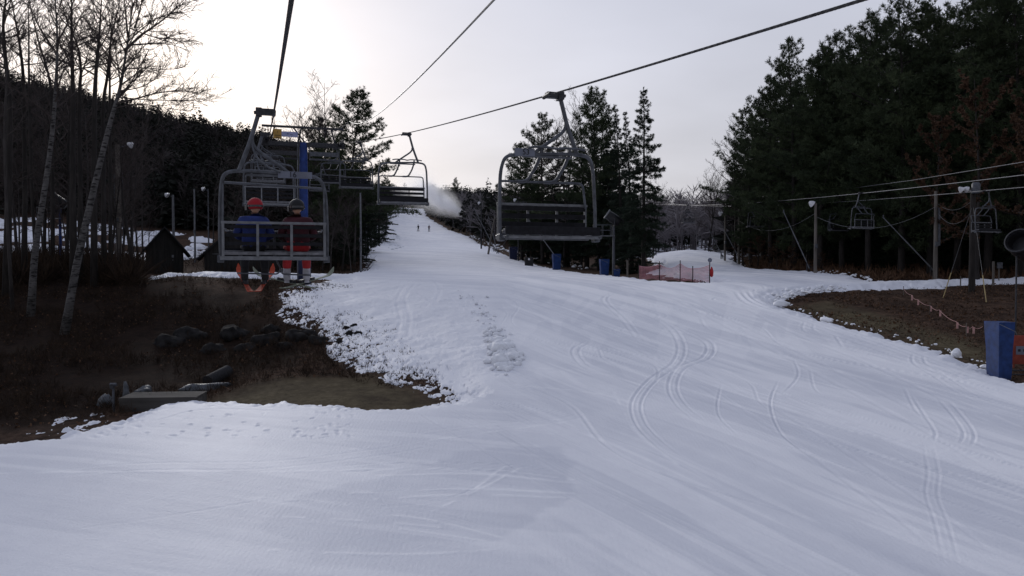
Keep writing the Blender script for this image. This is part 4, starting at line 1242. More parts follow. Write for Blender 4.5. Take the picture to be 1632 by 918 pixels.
def snow_lance(label, base, tip, group='snowmaking lances', hyd=True):
    t = thing('snow_lance', label, 'snow lance', base, group=group)
    v = tip - base
    s = Vector((0, 0, 0.95))
    q = MB(); q.tube([(0, 0, -0.4), s + Vector((0, 0, 0.15))], 0.06, 8); q.tube([s + Vector((0.2, 0, -0.3)), s], 0.035, 6)
    q.build('stand', M['dark_steel'], t)
    l = MB(); l.tube([s - v.normalized() * 0.5, s, s + (v - s) * 0.62], 0.05, 8); l.tube([s + (v - s) * 0.62, v], 0.034, 8)
    l.build('lance_tube', M['galv_light'], t)
    n = MB(); n.tube([v, v + Vector((0, 0, 0.22))], 0.05, 8); n.tube([v - Vector((0.08, 0, 0)), v + Vector((0.08, 0, 0))], 0.035, 6); n.build('nozzle_head', M['galv'], t)
    if hyd:
        h = MB(); h.tube([(0.25, 0.1, -0.3), (0.25, 0.1, 0.8)], 0.05, 8); h.tube([(0.25, 0.1, 0.65), (0.45, 0.1, 0.6), (0.5, 0.1, 0.4)], 0.04, 6); h.build('hydrant', M['dark_steel'], t)
    return t
def fan_gun(label, base, h, aim, m='galv', pad=False):
    """snow fan on a mast: mast, grated platform with rails, tilted barrel"""
    t = thing('snow_fan_tower', label, 'snow gun', base, aim)
    q = MB(); q.tube([(0, 0, -0.4), (0, 0, h)], [0.14, 0.11], 12); q.build('mast', M[m], t)
    p = MB(); p.box((0.9, 0, h - 0.85), (1.9, 0.8, 0.06))
    p.build('platform', M['galv_light'], t)
    p = MB()
    for x in (0.25, 1.0, 1.8):
        for y in (-0.38, 0.38): p.tube([(x, y, h - 0.82), (x, y, h + 0.15)], 0.022, 6)
    for z in (h - 0.35, h + 0.13):
        for y in (-0.38, 0.38): p.tube([(0.25, y, z), (1.8, y, z)], 0.02, 6)
        p.tube([(1.8, -0.38, z), (1.8, 0.38, z)], 0.02, 6)
    p.build('railing', M['galv'], t)
    mx = Matrix.Rotation(R(55), 3, 'Y')
    b = MB(); b.lathe([(0.30, -0.75), (0.42, -0.62), (0.45, 0.0), (0.40, 0.55), (0.40, 0.62), (0.33, 0.62), (0.30, 0.2)], (0.1, 0, h + 0.75), 20, mtx=mx); b.build('fan_barrel', M['black_gun'], t)
    r_ = MB(); r_.lathe([(0.43, 0.56), (0.47, 0.58), (0.47, 0.66), (0.43, 0.68), (0.43, 0.56)], (0.1, 0, h + 0.75), 20, mtx=mx, cap=False); r_.build('nozzle_ring', M['galv_light'], t)
    y_ = MB(); y_.tube([(0, -0.5, h + 0.7), (0, -0.5, h + 0.1), (0, 0, h), (0, 0.5, h + 0.1), (0, 0.5, h + 0.7)], 0.045, 6); y_.build('yoke', M['dark_steel'], t)
    return t
def blue_pad(label, base, w, dpt, h, rz, m='blue_pad', lean=0.10):
    """thick foam pad folded round a post: two faces meeting at an edge, wider at the top, with seams and a flap"""
    t = thing('safety_pad', label, 'safety pad', base, rz)
    q = MB()
    out = [(-w * 0.5, dpt * 0.55), (-w * 0.42, -dpt * 0.55), (w * 0.5, -dpt * 0.30), (w * 0.42, dpt * 0.5)]
    vs = []; K = 8
    for k in range(K + 1):
        s = k / K; g = 0.80 + 0.22 * s + 0.02 * math.sin(s * 9)
        for x, y in out: vs.append((x * g, y * g, h * s - 0.15 * (1 - s)))
    n = len(out); fs = []
    for k in range(K):
        for i in range(n):
            j = (i + 1) % n; fs.append((k * n + i, k * n + j, (k + 1) * n + j, (k + 1) * n + i))
    fs.append(tuple(range(n))); fs.append(tuple(K * n + i for i in range(n)))
    q.add(vs, fs); q.build('pad_body', M[m], t, smooth=False)
    f = MB()
    f.tube([(out[1][0] * 0.83, out[1][1] * 0.83 - 0.01, 0.1), (out[1][0] * 1.03, out[1][1] * 1.03 - 0.01, h)], 0.014, 5)
    f.tube([(out[0][0] * 1.0, out[0][1], h * 0.86), (out[1][0], out[1][1] - 0.012, h * 0.80), (out[2][0], out[2][1] - 0.01, h * 0.86)], 0.012, 5)
    f.build('seam', M[m], t)
    c = MB(); c.tube([(out[1][0], out[1][1] - 0.02, h * 0.97), (w * 0.2, -dpt * 0.85, h * 0.84), (w * 0.34, -dpt * 0.72, h * 0.78)], 0.012, 5); c.build('strap', M['galv_light'], t)
    return t
# left side
fan_gun('snow fan on a blue mast with railed platform, among the birches at left', D(97, 72), 5.4, R(200), 'blue_paint')
light_pole('tall ladder-sided pole with a white floodlight left of the sheds', D(190, 62), 10.2, 1, arm=1.0, r=0.2)
q = MB()
b = D(193, 62.6)
for k in range(20): q.tube([(-0.33, -0.25, 2.6 + k * 0.27), (0.33, -0.25, 2.6 + k * 0.27)], 0.022, 5)
for x in (-0.33, 0.0, 0.33): q.tube([(x, -0.25, -0.3), (x, -0.25, 8.0)], 0.03, 5)
lt = thing('ladder_rack', 'grey barred ladder rack standing against the tall floodlight pole', 'ladder', b); q.build('rungs', M['galv'], lt)
light_pole('grey pole with a white floodlight rising behind the small shed roof', D(277, 78), 7.4, -1, m='galv_light', r=0.13)
light_pole('thin light pole to the right behind the small shed', D(311, 88), 8.2, -1, m='galv_light', r=0.10, lamp=False)
light_pole('thinnest light pole with a small lamp, above the shed gap', D(333, 95), 8.2, -1, m='galv', r=0.08)
light_pole('slim grey pole with a box at the left edge of the piste', D(575, 68), 7.0, -1, m='galv_light', r=0.085, lamp=False)
light_pole('short twin lamp post at the left tree edge, behind the slim pole', D(584, 92), 7.2, 1, m='galv', r=0.07, arm=0.4)
# middle: the row of lances and pads up the right edge of the run
ln1 = snow_lance('farthest snow lance, the one blowing snow across the run', D(760, 212), P(745, 341, 214))
snow_lance('long snow lance leaning left beside the slanting wooden post', D(787, 128), P(755, 332, 130))
snow_lance('short snow lance close to the left edge of the big empty chair', D(792, 120), P(778, 345, 121))
wp = thing('slanting_post', 'slanting weathered post leaning right at the left edge of the big chair', 'post', D(777, 116))
v = P(789, 345, 116) - D(777, 116)
q = MB(); q.tube([(0, 0, -0.3), v * 0.5, v], [0.15, 0.13, 0.11], 8); q.build('post', M['old_wood'], wp)
light_pole('pole with a round lamp beside the long leaning snow lance', D(767, 132), 8.0, -1, m='dark_steel', r=0.12, arm=0.3)
snow_lance('snow lance slanting down to the right seen through the big chair', D(893, 88), P(838, 344, 90))
lp = light_pole('pole with a crossbar and white lamp seen through the big chair', D(826, 105), 8.4, -1, m='dark_steel', r=0.09, arm=0.4)
q = MB(); q.tube([(-0.65, -0.1, 8.1), (1.1, -0.1, 8.1)], 0.035, 6); q.tube([(0.6, -0.1, 8.2), (1.0, -0.1, 7.3)], 0.03, 6); q.tube([(1.1, -0.1, 8.1), (1.0, -0.1, 7.3)], 0.03, 6); q.build('crossbar', M['galv_light'], lp)
blue_pad('small blue pad below the middle of the big empty chair', D(887, 84), 0.95, 0.4, 2.0, R(10))
blue_pad('dark blue pad under the left end of the big chair', D(818, 108), 1.2, 0.5, 2.0, R(0), 'navy')
bb = thing('control_box', 'black box on legs at the snow edge under the big chair', 'box', D(843, 92))
q = MB(); q.box((0, 0, 0.75), (1.0, 0.6, 1.1)); q.tube([(0.35, -0.2, -0.2), (0.35, -0.2, 0.3)], 0.05, 6); q.tube([(-0.35, -0.2, -0.2), (-0.35, -0.2, 0.3)], 0.05, 6); q.build('cabinet', M['black_gun'], bb)
q = MB(); q.lathe([(0.02, 0.10), (0.12, 0.06), (0.13, 0), (0.02, -0.02)], (0, -0.36, 1.05), 12, mtx=Matrix.Rotation(R(60), 3, 'X')); q.build('lamp', M['white_plastic'], bb)
fan_gun('snow fan with a railed platform on a grey mast, beside the blue pad', D(978, 70), 4.6, math.pi, 'galv')
blue_pad('blue pad left of the snow fan mast in front of the spruces', D(963, 69), 0.85, 0.35, 1.7, R(8))
blue_pad('low leaning blue pad at the foot of the snow fan mast', D(983, 67.5), 0.6, 0.3, 0.85, R(-15))
cp = thing('wooden_post', 'short grey wooden post between the snow fan and the spruce trunk', 'post', D(1000, 66)); q = MB(); q.tube([(0, 0, -0.3), (0, 0, 1.6)], [0.09, 0.08], 8); q.build('post', M['old_wood'], cp)
# right
snow_lance('smallest snow lance at the far end of the right-hand trail', D(1129, 112), P(1111, 380, 113))
snow_lance('snow lance left of the two leaning together on the right-hand trail', D(1149, 92), P(1127, 360, 93))
snow_lance('snow lance right of the two leaning together on the right-hand trail', D(1176, 86), P(1149, 357, 87))
snow_lance('long snow lance leaning left beside the pole with a floodlight', D(1286, 66), P(1249, 338, 67))
snow_lance('longest snow lance leaning left before the dark pines at right', D(1483, 58), P(1408, 347, 59))
light_pole('far pole with a small lamp beside the leaning pair of lances', D(1155, 88), 5.6, -1, r=0.10)
light_pole('weathered pole without lamp right of the far lamp pole', D(1177, 84), 5.6, -1, r=0.11, lamp=False)
light_pole('tall wooden pole with a floodlight on top before the right pines', D(1299, 62), 5.8, -1, r=0.12, arm=0.3)
up = light_pole('tall wooden pole with a fat conduit, right of the longest lance', D(1490, 55), 6.4, -1, r=0.13, lamp=False)
q = MB(); q.tube([(0.22, -0.05, 2.6), (0.22, -0.05, 5.2)], 0.10, 8); q.box((0.1, -0.05, 5.2), (0.4, 0.1, 0.1)); q.build('conduit', M['galv'], up)
ut = thing('utility_pole', 'thick dark utility pole with lamps and a transformer at its top', 'utility pole', D(1549, 49))
H_ut = P(1549, 300, 49).z - ut.location.z
q = MB(); q.tube([(0, 0, -0.5), (0, 0, H_ut)], [0.20, 0.15], 12); q.build('pole', M['bark_dark'], ut)
q = MB(); q.lathe([(0.05, -0.32), (0.24, -0.30), (0.25, 0.25), (0.18, 0.36), (0.04, 0.38)], (-0.05, -0.38, H_ut - 0.05), 14); q.build('transformer', M['galv'], ut)
for dx, rr2 in ((-0.75, 30), (-0.45, 50)):
    q = MB(); q.tube([(0, -0.1, H_ut - 0.2), (dx, -0.1, H_ut - 0.12)], 0.03, 6); q.lathe([(0.05, 0.14), (0.15, 0.0), (0.19, -0.14), (0.17, -0.15)], (dx - 0.1, -0.12, H_ut - 0.05), 12, mtx=Matrix.Rotation(-R(rr2 + 20), 3, 'Y')); q.build('floodlight', M['white_plastic'], ut)
q = MB()
for px, py in ((1503, 475), (1572, 482)):
    g = G(px, py) - ut.location
    q.tube([(0, 0, H_ut - 1.0), g], 0.012, 5)
q.build('guy_wire', M['wire'], ut)
for px, py in ((1503, 475), (1572, 482)):
    q = MB(); g = G(px, py) - ut.location; a = Vector((0, 0, H_ut - 1.0))
    q.tube([g, g.lerp(a, 0.26)], 0.03, 6); q.build('guy_guard', M['guy_yellow'], ut)
for px, w, l in ((1583, 0.14, 'thin grey marker post right of the utility pole'), (1531, 0.07, 'low thin stake on the snow strip left of the utility pole')):
    t = thing('marker_post', l, 'post', D(px, 51)); q = MB(); q.tube([(0, 0, -0.3), (0, 0, 1.6 if w > 0.1 else 0.7)], w / 2, 6); q.build('post', M['old_wood'], t)
mbx = thing('meter_box', 'small grey meter box on a post near the right edge', 'box', D(1592, 53))
q = MB(); q.tube([(0, 0, -0.3), (0, 0, 1.3)], 0.04, 6); q.build('post', M['old_wood'], mbx); q = MB(); q.box((0.0, -0.08, 1.2), (0.30, 0.14, 0.40)); q.build('box_shell', M['galv'], mbx)
# near right: fan on a thin mast, big blue pad, orange panel
gb = G(1618, 560)
fm = thing('snow_fan_tower', 'black round snow fan on a thin mast cut by the right picture edge', 'snow gun', gb)
hm_ = P(1626, 392, gb.y).z - gb.z
q = MB(); q.tube([(0, 0, -0.4), (0, 0, hm_ - 0.4)], 0.035, 8); q.build('mast', M['dark_steel'], fm)
mx = Matrix.Rotation(R(-62), 3, 'Y') @ Matrix.Rotation(R(30), 3, 'X')
q = MB(); q.lathe([(0.30, -0.7), (0.52, -0.5), (0.56, 0.0), (0.50, 0.5), (0.44, 0.52), (0.40, 0.1)], (0.30, 0, hm_), 22, mtx=mx); q.build('fan_barrel', M['black_gun'], fm)
q = MB(); q.lathe([(0.50, 0.46), (0.555, 0.47), (0.555, 0.58), (0.50, 0.59), (0.50, 0.46)], (0.30, 0, hm_), 22, mtx=mx, cap=False); q.build('nozzle_ring', M['dark_steel'], fm)
pb = G(1594, 603)
blue_pad('big bright blue pad standing on the snow edge at the right', pb + Vector((0, 0, 0.12)), 0.74, 0.85, 2.05, R(-4))
pf = thing('pad_stand', 'low black steel frame on the snow right of the big blue pad', 'stand', pb + Vector((0.62, 0.15, 0)))
q = MB()
for x in (-0.25, 0.9): q.tube([(x, 0, 0), (x, 0, 0.45)], 0.035, 6)
for z in (0.12, 0.28): q.tube([(-0.25, 0, z), (0.9, 0, z)], 0.03, 6)
q.build('rails', M['dark_steel'], pf)
ob = G(1627, 592)
op = thing('warning_panel', 'orange panel with a grey middle plate at the right picture edge', 'panel', ob + Vector((0.25, 0.3, 0.2)), R(-8))
q = MB(); q.box((0, 0, 0.62), (0.85, 0.06, 1.15)); q.tube([(-0.3, 0.04, -0.5), (-0.3, 0.04, 0.3)], 0.03, 6); q.tube([(0.3, 0.04, -0.5), (0.3, 0.04, 0.3)], 0.03, 6); q.build('panel_face', M['orange_panel'], op)
q = MB(); q.box((0.05, -0.036, 0.60), (0.62, 0.012, 0.34)); q.build('centre_plate', M['plate'], op)
q = MB()
for k, w in enumerate((0.10, 0.06, 0.13)): q.box((-0.14 + 0.17 * k, -0.046, 0.60), (w, 0.008, 0.10))
q.build('lettering', M['ink'], op)

# net fence ------------------------------------------------------------
fpx = [(1018, 438), (1051, 439), (1084, 444), (1104, 447), (1131, 451)]
fh = [1.4, 1.6, 1.7, 1.3, 1.65]
fence = thing('net_fence', 'sagging faded red net fence on posts beside the spruces', 'fence', D(1018, 62))
posts = []
for (px, py), h in zip(fpx, fh):
    Y = 62 - (px - 1018) * 0.045
    p = D(px, Y); posts.append((p, h))
    q = MB(); o_ = p - fence.location; q.tube([o_ + Vector((0, 0, -0.4)), o_ + Vector((0, 0, h))], 0.035, 6); q.build('post', M['bark_dark'], fence)
def net_material():
    m = bpy.data.materials.new('net_mesh'); m.use_nodes = True
    t = m.node_tree; b = t.nodes['Principled BSDF']
    b.inputs['Base Color'].default_value = (0.34, 0.10, 0.12, 1); b.inputs['Roughness'].default_value = 0.9
    return m
nm = net_material()
for i in range(len(posts) - 1):
    (a, ha), (b, hb) = posts[i], posts[i + 1]
    q = MB(); NX = 26; NZ = 10; sag = [0.16, 0.35, 0.12, 0.08][i]
    def np_(u, w):
        top = a.lerp(b, u) + Vector((0, 0, (ha * (1 - u) + hb * u) * 0.86 - sag * 4 * u * (1 - u)))
        bot = a.lerp(b, u) + Vector((0, 0, 0.18 - 0.05 * math.sin(u * 7)))
        return bot.lerp(top, w) + Vector((0, -0.05 * math.sin(3.1 * u) * w, 0)) - fence.location
    for k in range(NX + 1):
        q.tube([np_(k / NX, w / 4) for w in range(5)], 0.011, 3, cap=False)
    for k in range(NZ + 1):
        q.tube([np_(u / 8, k / NZ) for u in range(9)], 0.012 if k < NZ else 0.022, 3, cap=False)
    q.build('net', M['net'], fence)
pl_, ph_ = posts[-1]
dk = thing('marker_disc', 'round grey disc on top of the right end fence post', 'disc', pl_ + Vector((0, -0.05, ph_ + 0.12)))
q = MB(); q.lathe([(0.02, -0.02), (0.15, -0.02), (0.16, 0), (0.15, 0.02), (0.02, 0.02)], (0, 0, 0), 18, mtx=Matrix.Rotation(R(90), 3, 'X')); q.build('disc_face', M['plate'], dk)
rb = thing('red_bundle', 'red bundle of netting tied to the right end fence post', 'netting', pl_ + Vector((0.14, 0, 0.55)))
q = MB(); q.lathe([(0.05, 0), (0.12, 0.1), (0.14, 0.4), (0.08, 0.62), (0.03, 0.75)], (0, 0, 0), 9); q.build('bundle', M['red_cloth'], rb)

# rope with flags on the right bank -------------------------------------
fl = [(1440, 472), (1452, 482), (1462, 490), (1482, 500), (1497, 508), (1524, 528), (1540, 535), (1550, 536), (1566, 536)]
fp = [G(*p) for p in fl]
fr = thing('flag_rope', 'low rope hung with pale pink flags across the brown right bank', 'flag rope', fp[0])
q = MB()
for i in range(len(fp) - 1):
    a, b = fp[i] - fp[0] + Vector((0, 0, 0.45)), fp[i + 1] - fp[0] + Vector((0, 0, 0.45))
    q.tube([a.lerp(b, t) + Vector((0, 0, -0.4 * t * (1 - t))) for t in np.linspace(0, 1, 7)], 0.010, 4)
q.build('rope', M['tape'], fr)
for i, p in enumerate(fp):
    o_ = p - fp[0]
    if i in (0, 3, 6): q = MB(); q.tube([o_ + Vector((0, 0, -0.2)), o_ + Vector((0, 0, 0.6))], 0.02, 5); q.build('stake', M['old_wood'], fr)
    if i in (1, 2, 3, 4, 5, 6, 7):
        q = MB(); q.box(o_ + Vector((0.05, 0, 0.27)), (0.10, 0.012, 0.30)); q.build('flag', M['tape'], fr)

# rocks, snow clods, deck, hydrant --------------------------------------
def lump_mesh(name, m, seed, sx, sy, sz, rough=0.28, sub=3, flat=0.0):
    bm = bmesh.new(); bmesh.ops.create_icosphere(bm, subdivisions=sub, radius=1.0)
    o = Vector((seed * 13.7, seed * 3.1, seed * 7.7))
    for v in bm.verts:
        p = v.co.copy()
        k = 1 + rough * (mnoise.noise(p * 1.1 + o) * 1.2 + 0.5 * mnoise.noise(p * 2.7 + o) + 0.25 * mnoise.noise(p * 6 + o))
        c = mnoise.cell_vector(p * 0.9 + o) * 0.12
        v.co = Vector((p.x * k * sx, p.y * k * sy, max(p.z, -0.55) * k * sz)) + c * sx * 0.3 * rough
    me = bpy.data.meshes.new(name); bm.to_mesh(me); bm.free(); me.materials.append(m)
    me.polygons.foreach_set('use_smooth', [True] * len(me.polygons))
    return me
def lump(name, label, cat, m, base, s, seed, group=None, asp=(1, 1, 0.8), rough=0.28):
    o = link(name, lump_mesh(name, m, seed, s * asp[0], s * asp[1], s * asp[2], rough))
    o.location = base + Vector((0, 0, s * asp[2] * 0.4)); o.rotation_euler = (0, 0, seed * 1.7)
    return tag(o, label, cat, group)
lump('snow_clod', 'large rounded snow clod on the brown edge left of the blue pad', 'snow clod', M['snow_clod'], G(1524, 569), 0.24, 1, asp=(0.9, 0.9, 1.1), rough=0.2)
lump('snow_clod', 'small snow clod close to the left foot of the big blue pad', 'snow clod', M['snow_clod'], G(1570, 588), 0.17, 2)
lump('snow_clod', 'flat snow lump on the edge of the right bank, middle of the curve', 'snow clod', M['snow_clod'], G(1317, 516) + Vector((0, 0, 0.12)), 0.32, 3, asp=(1.2, 0.8, 0.5))
lump('snow_clod', 'wide snow lump at the rounded left tip of the right bank', 'snow clod', M['snow_clod'], G(1246, 491) + Vector((0, 0, 0.15)), 0.42, 4, asp=(1.3, 0.9, 0.55))
lump('snow_clod', 'upper big snow block in the ridge of clods beside the piste', 'snow clod', M['snow_clod'], G(796, 572) + Vector((0, 0, 0.33)), 0.44, 5, asp=(1.15, 0.8, 0.62), rough=0.34)
lump('snow_clod', 'lower big snow block at the bottom of the clod ridge', 'snow clod', M['snow_clod'], G(797, 592) + Vector((0, 0, 0.33)), 0.38, 6, asp=(0.95, 0.8, 0.75), rough=0.36)
lump('snow_clod', 'right big snow block touching the groomed piste in the clod ridge', 'snow clod', M['snow_clod'], G(820, 582) + Vector((0, 0, 0.33)), 0.34, 7, asp=(1.2, 0.7, 0.5), rough=0.36)
# the ridge of small clods: too many to count
rs = random.Random(11)
V = []; Fc = []
base_me = [lump_mesh('clod', M['snow_clod'], 30 + k, 1, 1, 0.75, 0.4, 2) for k in range(4)]
bv = [np.array([v.co[:] for v in b.vertices]) for b in base_me]; bf = [np.array([p.vertices[:] for p in b.polygons]) for b in base_me]
def clods(path, n, spread, s0, s1, lift=0.22):
    k0 = sum(len(x) for x in V)
    for _ in range(n):
        u = rs.random() * (len(path) - 1); i = int(u); f = u - i
        px = path[i][0] * (1 - f) + path[i + 1][0] * f + rs.gauss(0, spread); py = path[i][1] * (1 - f) + path[i + 1][1] * f + rs.gauss(0, spread * 0.45)
        g = G(px, py); s = rs.uniform(s0, s1) * rs.uniform(0.5, 1.0); a = rs.random() * 6.3; b = rs.randrange(4)
        c, si = math.cos(a), math.sin(a)
        q = bv[b] * s; q = np.stack([q[:, 0] * c - q[:, 1] * si, q[:, 0] * si + q[:, 1] * c, q[:, 2]], 1) + np.array([g.x, g.y, g.z + lift + s * 0.2])
        Fc.append(bf[b] + k0); V.append(q); k0 += len(q)
clods([(740, 470), (765, 500), (782, 530), (795, 558)], 70, 9, 0.03, 0.12, 0.33)
clods([(784, 535), (797, 560), (808, 585), (800, 604)], 190, 9, 0.05, 0.22, 0.33)
clods([(795, 560), (812, 585)], 80, 8, 0.12, 0.32, 0.36)
clods([(1240, 482), (1262, 471), (1300, 467), (1350, 463)], 130, 7, 0.05, 0.20)
clods([(1258, 494), (1320, 515), (1400, 535), (1480, 556), (1570, 590)], 70, 4, 0.025, 0.08)
clods([(1290, 437), (1340, 441), (1375, 446), (1392, 452)], 60, 3, 0.05, 0.16)
clods([(745, 377), (770, 388), (800, 400), (850, 414), (940, 434)], 110, 4, 0.10, 0.4)
clods([(630, 375), (625, 390), (640, 400)], 30, 5, 0.15, 0.5)
tag(link('snow_rubble', mesh_np('snow_rubble', np.concatenate(V), np.concatenate(Fc), M['snow_clod'], smooth=True)), 'broken snow chunks strewn along the piste edges', kind='stuff')
rk = [(300, 540, 0.75), (372, 533, 0.80), (425, 545, 0.70), (432, 528, 0.55), (480, 540, 0.72), (505, 545, 0.5), (340, 560, 0.6), (270, 548, 0.7), (392, 556, 0.5), (455, 552, 0.4),
      (553, 524, 0.22), (566, 521, 0.24), (556, 532, 0.26), (570, 533, 0.20), (598, 520, 0.17), (577, 514, 0.16), (541, 545, 0.2)]
for i, (px, py, s) in enumerate(rk):
    l = None
    if s > 0.35:
        l = ['broad grey boulder at the left start of the rock row', 'big rounded grey boulder near the middle of the rock row', 'pale flat boulder low in the rock row under the riders', 'boulder set behind the pale flat one in the rock row', 'large boulder at the right end of the rock row', 'lowest right boulder against the snow edge',
             'boulder lying in front of the big rounded one', 'leftmost boulder in the dark hollow', 'small boulder wedged in front of the rock row', 'smallest boulder before the right end of the row'][i]
    else:
        l = ['dark stone in the snow, upper left of the little cluster', 'dark stone at the top of the little cluster in the snow', 'lower left dark stone of the little cluster', 'lower right dark stone of the little cluster', 'lone round black stone on the snow right of the cluster', 'small dark stone above the little cluster in the snow', 'dark stone low beside the boulder row, near the snow'][i - 10]
    lump('boulder' if s > 0.35 else 'stone', l, 'rock', M['stone'], G(px, py) - Vector((0, 0, s * 0.40)), s * 0.95, 50 + i, 'rocks on the left bank', asp=(1.15, 0.9, 0.75), rough=0.5)
dkb = G(250, 652)
dk = thing('wooden_deck', 'low grey plank cover at the edge of the snow on the left', 'plank cover', dkb + Vector((0, 0.6, 0)), R(6))
q = MB()
for k in range(9): q.box((0, -0.62 + k * 0.155, 0.40), (2.7, 0.145, 0.06))
q.build('planks', M['deck_wood'], dk, smooth=False)
q = MB(); q.box((0, -0.66, 0.14), (2.66, 0.08, 0.46)); q.box((0, 0.66, 0.14), (2.66, 0.08, 0.46)); q.box((-1.3, 0, 0.14), (0.08, 1.2, 0.46)); q.box((1.3, 0, 0.14), (0.08, 1.2, 0.46)); q.build('side_boards', M['deck_wood'], dk, smooth=False)
hy = thing('hydrant_pipe', 'thin grey hydrant pipe standing left of the plank cover', 'hydrant', G(181, 655))
q = MB(); q.tube([(0, 0, -0.3), (0, 0, 1.0)], 0.045, 8); q.tube([(-0.1, -0.02, 0.95), (0.12, -0.02, 0.95)], 0.06, 8); q.build('pipe', M['galv'], hy)
q = MB(); q.lathe([(0.03, -0.02), (0.09, -0.02), (0.09, 0.02), (0.03, 0.02)], (0, -0.08, 0.88), 12, mtx=Matrix.Rotation(R(90), 3, 'X')); q.build('valve_wheel', M['dark_steel'], hy)
for i, (px, py, s, l, asp) in enumerate(((202, 640, 0.30, 'pointed lump of grey ice between the hydrant pipe and plank cover', (0.5, 0.5, 1.5)), (168, 646, 0.32, 'rounded lump of grey ice left of the hydrant pipe', (0.9, 0.7, 0.9)), (228, 632, 0.38, 'low grey ice lump behind the plank cover', (1.1, 0.7, 0.7)))):
    lump('ice_lump', l, 'ice', M['ice'], G(px, py), s, 80 + i, asp=asp, rough=0.5)
cv = thing('culvert_pipe', 'black culvert pipe end sticking out of the dark hollow', 'pipe', G(352, 606) + Vector((0, 0, 0.22)), R(75))
q = MB(); q.lathe([(0.24, -0.9), (0.26, 0.5), (0.21, 0.5), (0.2, -0.6)], (0, 0, 0), 18, mtx=Matrix.Rotation(R(80), 3, 'Y')); q.build('pipe_shell', M['shed_roof'], cv)
lump('ice_lump', 'long pale ice tongue between the plank cover and the culvert', 'ice', M['ice'], G(322, 622), 0.6, 91, asp=(1.6, 0.6, 0.35), rough=0.4)

# second lift at the right ----------------------------------------------
def ra(Y): return Vector((24.5, Y, CZ + 3.35 + 0.021 * Y + 0.00028 * Y * Y))
def rbp(Y): return Vector((28.0, Y, CZ + 3.1 + 0.020 * Y + 0.00030 * Y * Y))
for fn, l in ((ra, 'upper of the two ropes of the right-hand lift before the pines'), (rbp, 'lower of the two ropes of the right-hand lift before the pines')):
    q = MB(); q.tube([fn(float(y)) for y in np.linspace(14, 190, 60)], 0.020, 6)
    tag(q.build('haul_rope', M['wire_light'], None), l, 'haul rope', 'haul ropes of the right-hand lift')
q = MB(); a = P(1700, 247, 39); b = P(1320, 305, 72); c = P(1050, 318, 140); d_ = P(960, 322, 200)
q.tube([a + (a - b) * 0.6, a, a.lerp(b, 0.5) + Vector((0, 0, -0.12)), b, b.lerp(c, 0.5) + Vector((0, 0, -0.5)), c, d_], 0.018, 6)
tag(q.build('power_cable', M['wire_light']), 'topmost thin cable crossing in front of the right pines', 'cable')
for fn, y, rz, l in ((ra, 55.0, 0.30, 'empty chair of the right-hand lift hanging clear between two poles'), (rbp, 67.5, 3.45, 'empty chair left of the clear one on the right-hand lift'),
                     (ra, 79.0, 0.30, 'left chair of the overlapping pair above the brown bushes'), (rbp, 88.5, 3.4, 'right chair of the overlapping pair above the brown bushes'),
                     (rbp, 46.5, 3.5, 'empty chair of the right-hand lift hanging behind the utility pole'), (ra, 109.0, 0.1, 'distant chair of the right-hand lift over the snowy trail')):
    copy_tree(chair_e, fn(y), rz, l, 'chairs of the right-hand lift')
# swags of cable between poles
q = MB()
for (a, b, s) in ((P(1495, 325, 55), P(1549, 320, 49), 0.5), (P(1495, 340, 55), P(1546, 340, 49.4), 0.7), (P(1300, 345, 62), P(1490, 330, 55), 1.2), (P(1178, 352, 84), P(1299, 340, 62), 1.2)):
    q.tube([a.lerp(b, t) + Vector((0, 0, -s * 4 * t * (1 - t))) for t in np.linspace(0, 1, 14)], 0.010, 4)
tag(q.build('service_cable', M['wire_light']), 'thin drooping wires strung between the right-hand poles', 'cable')
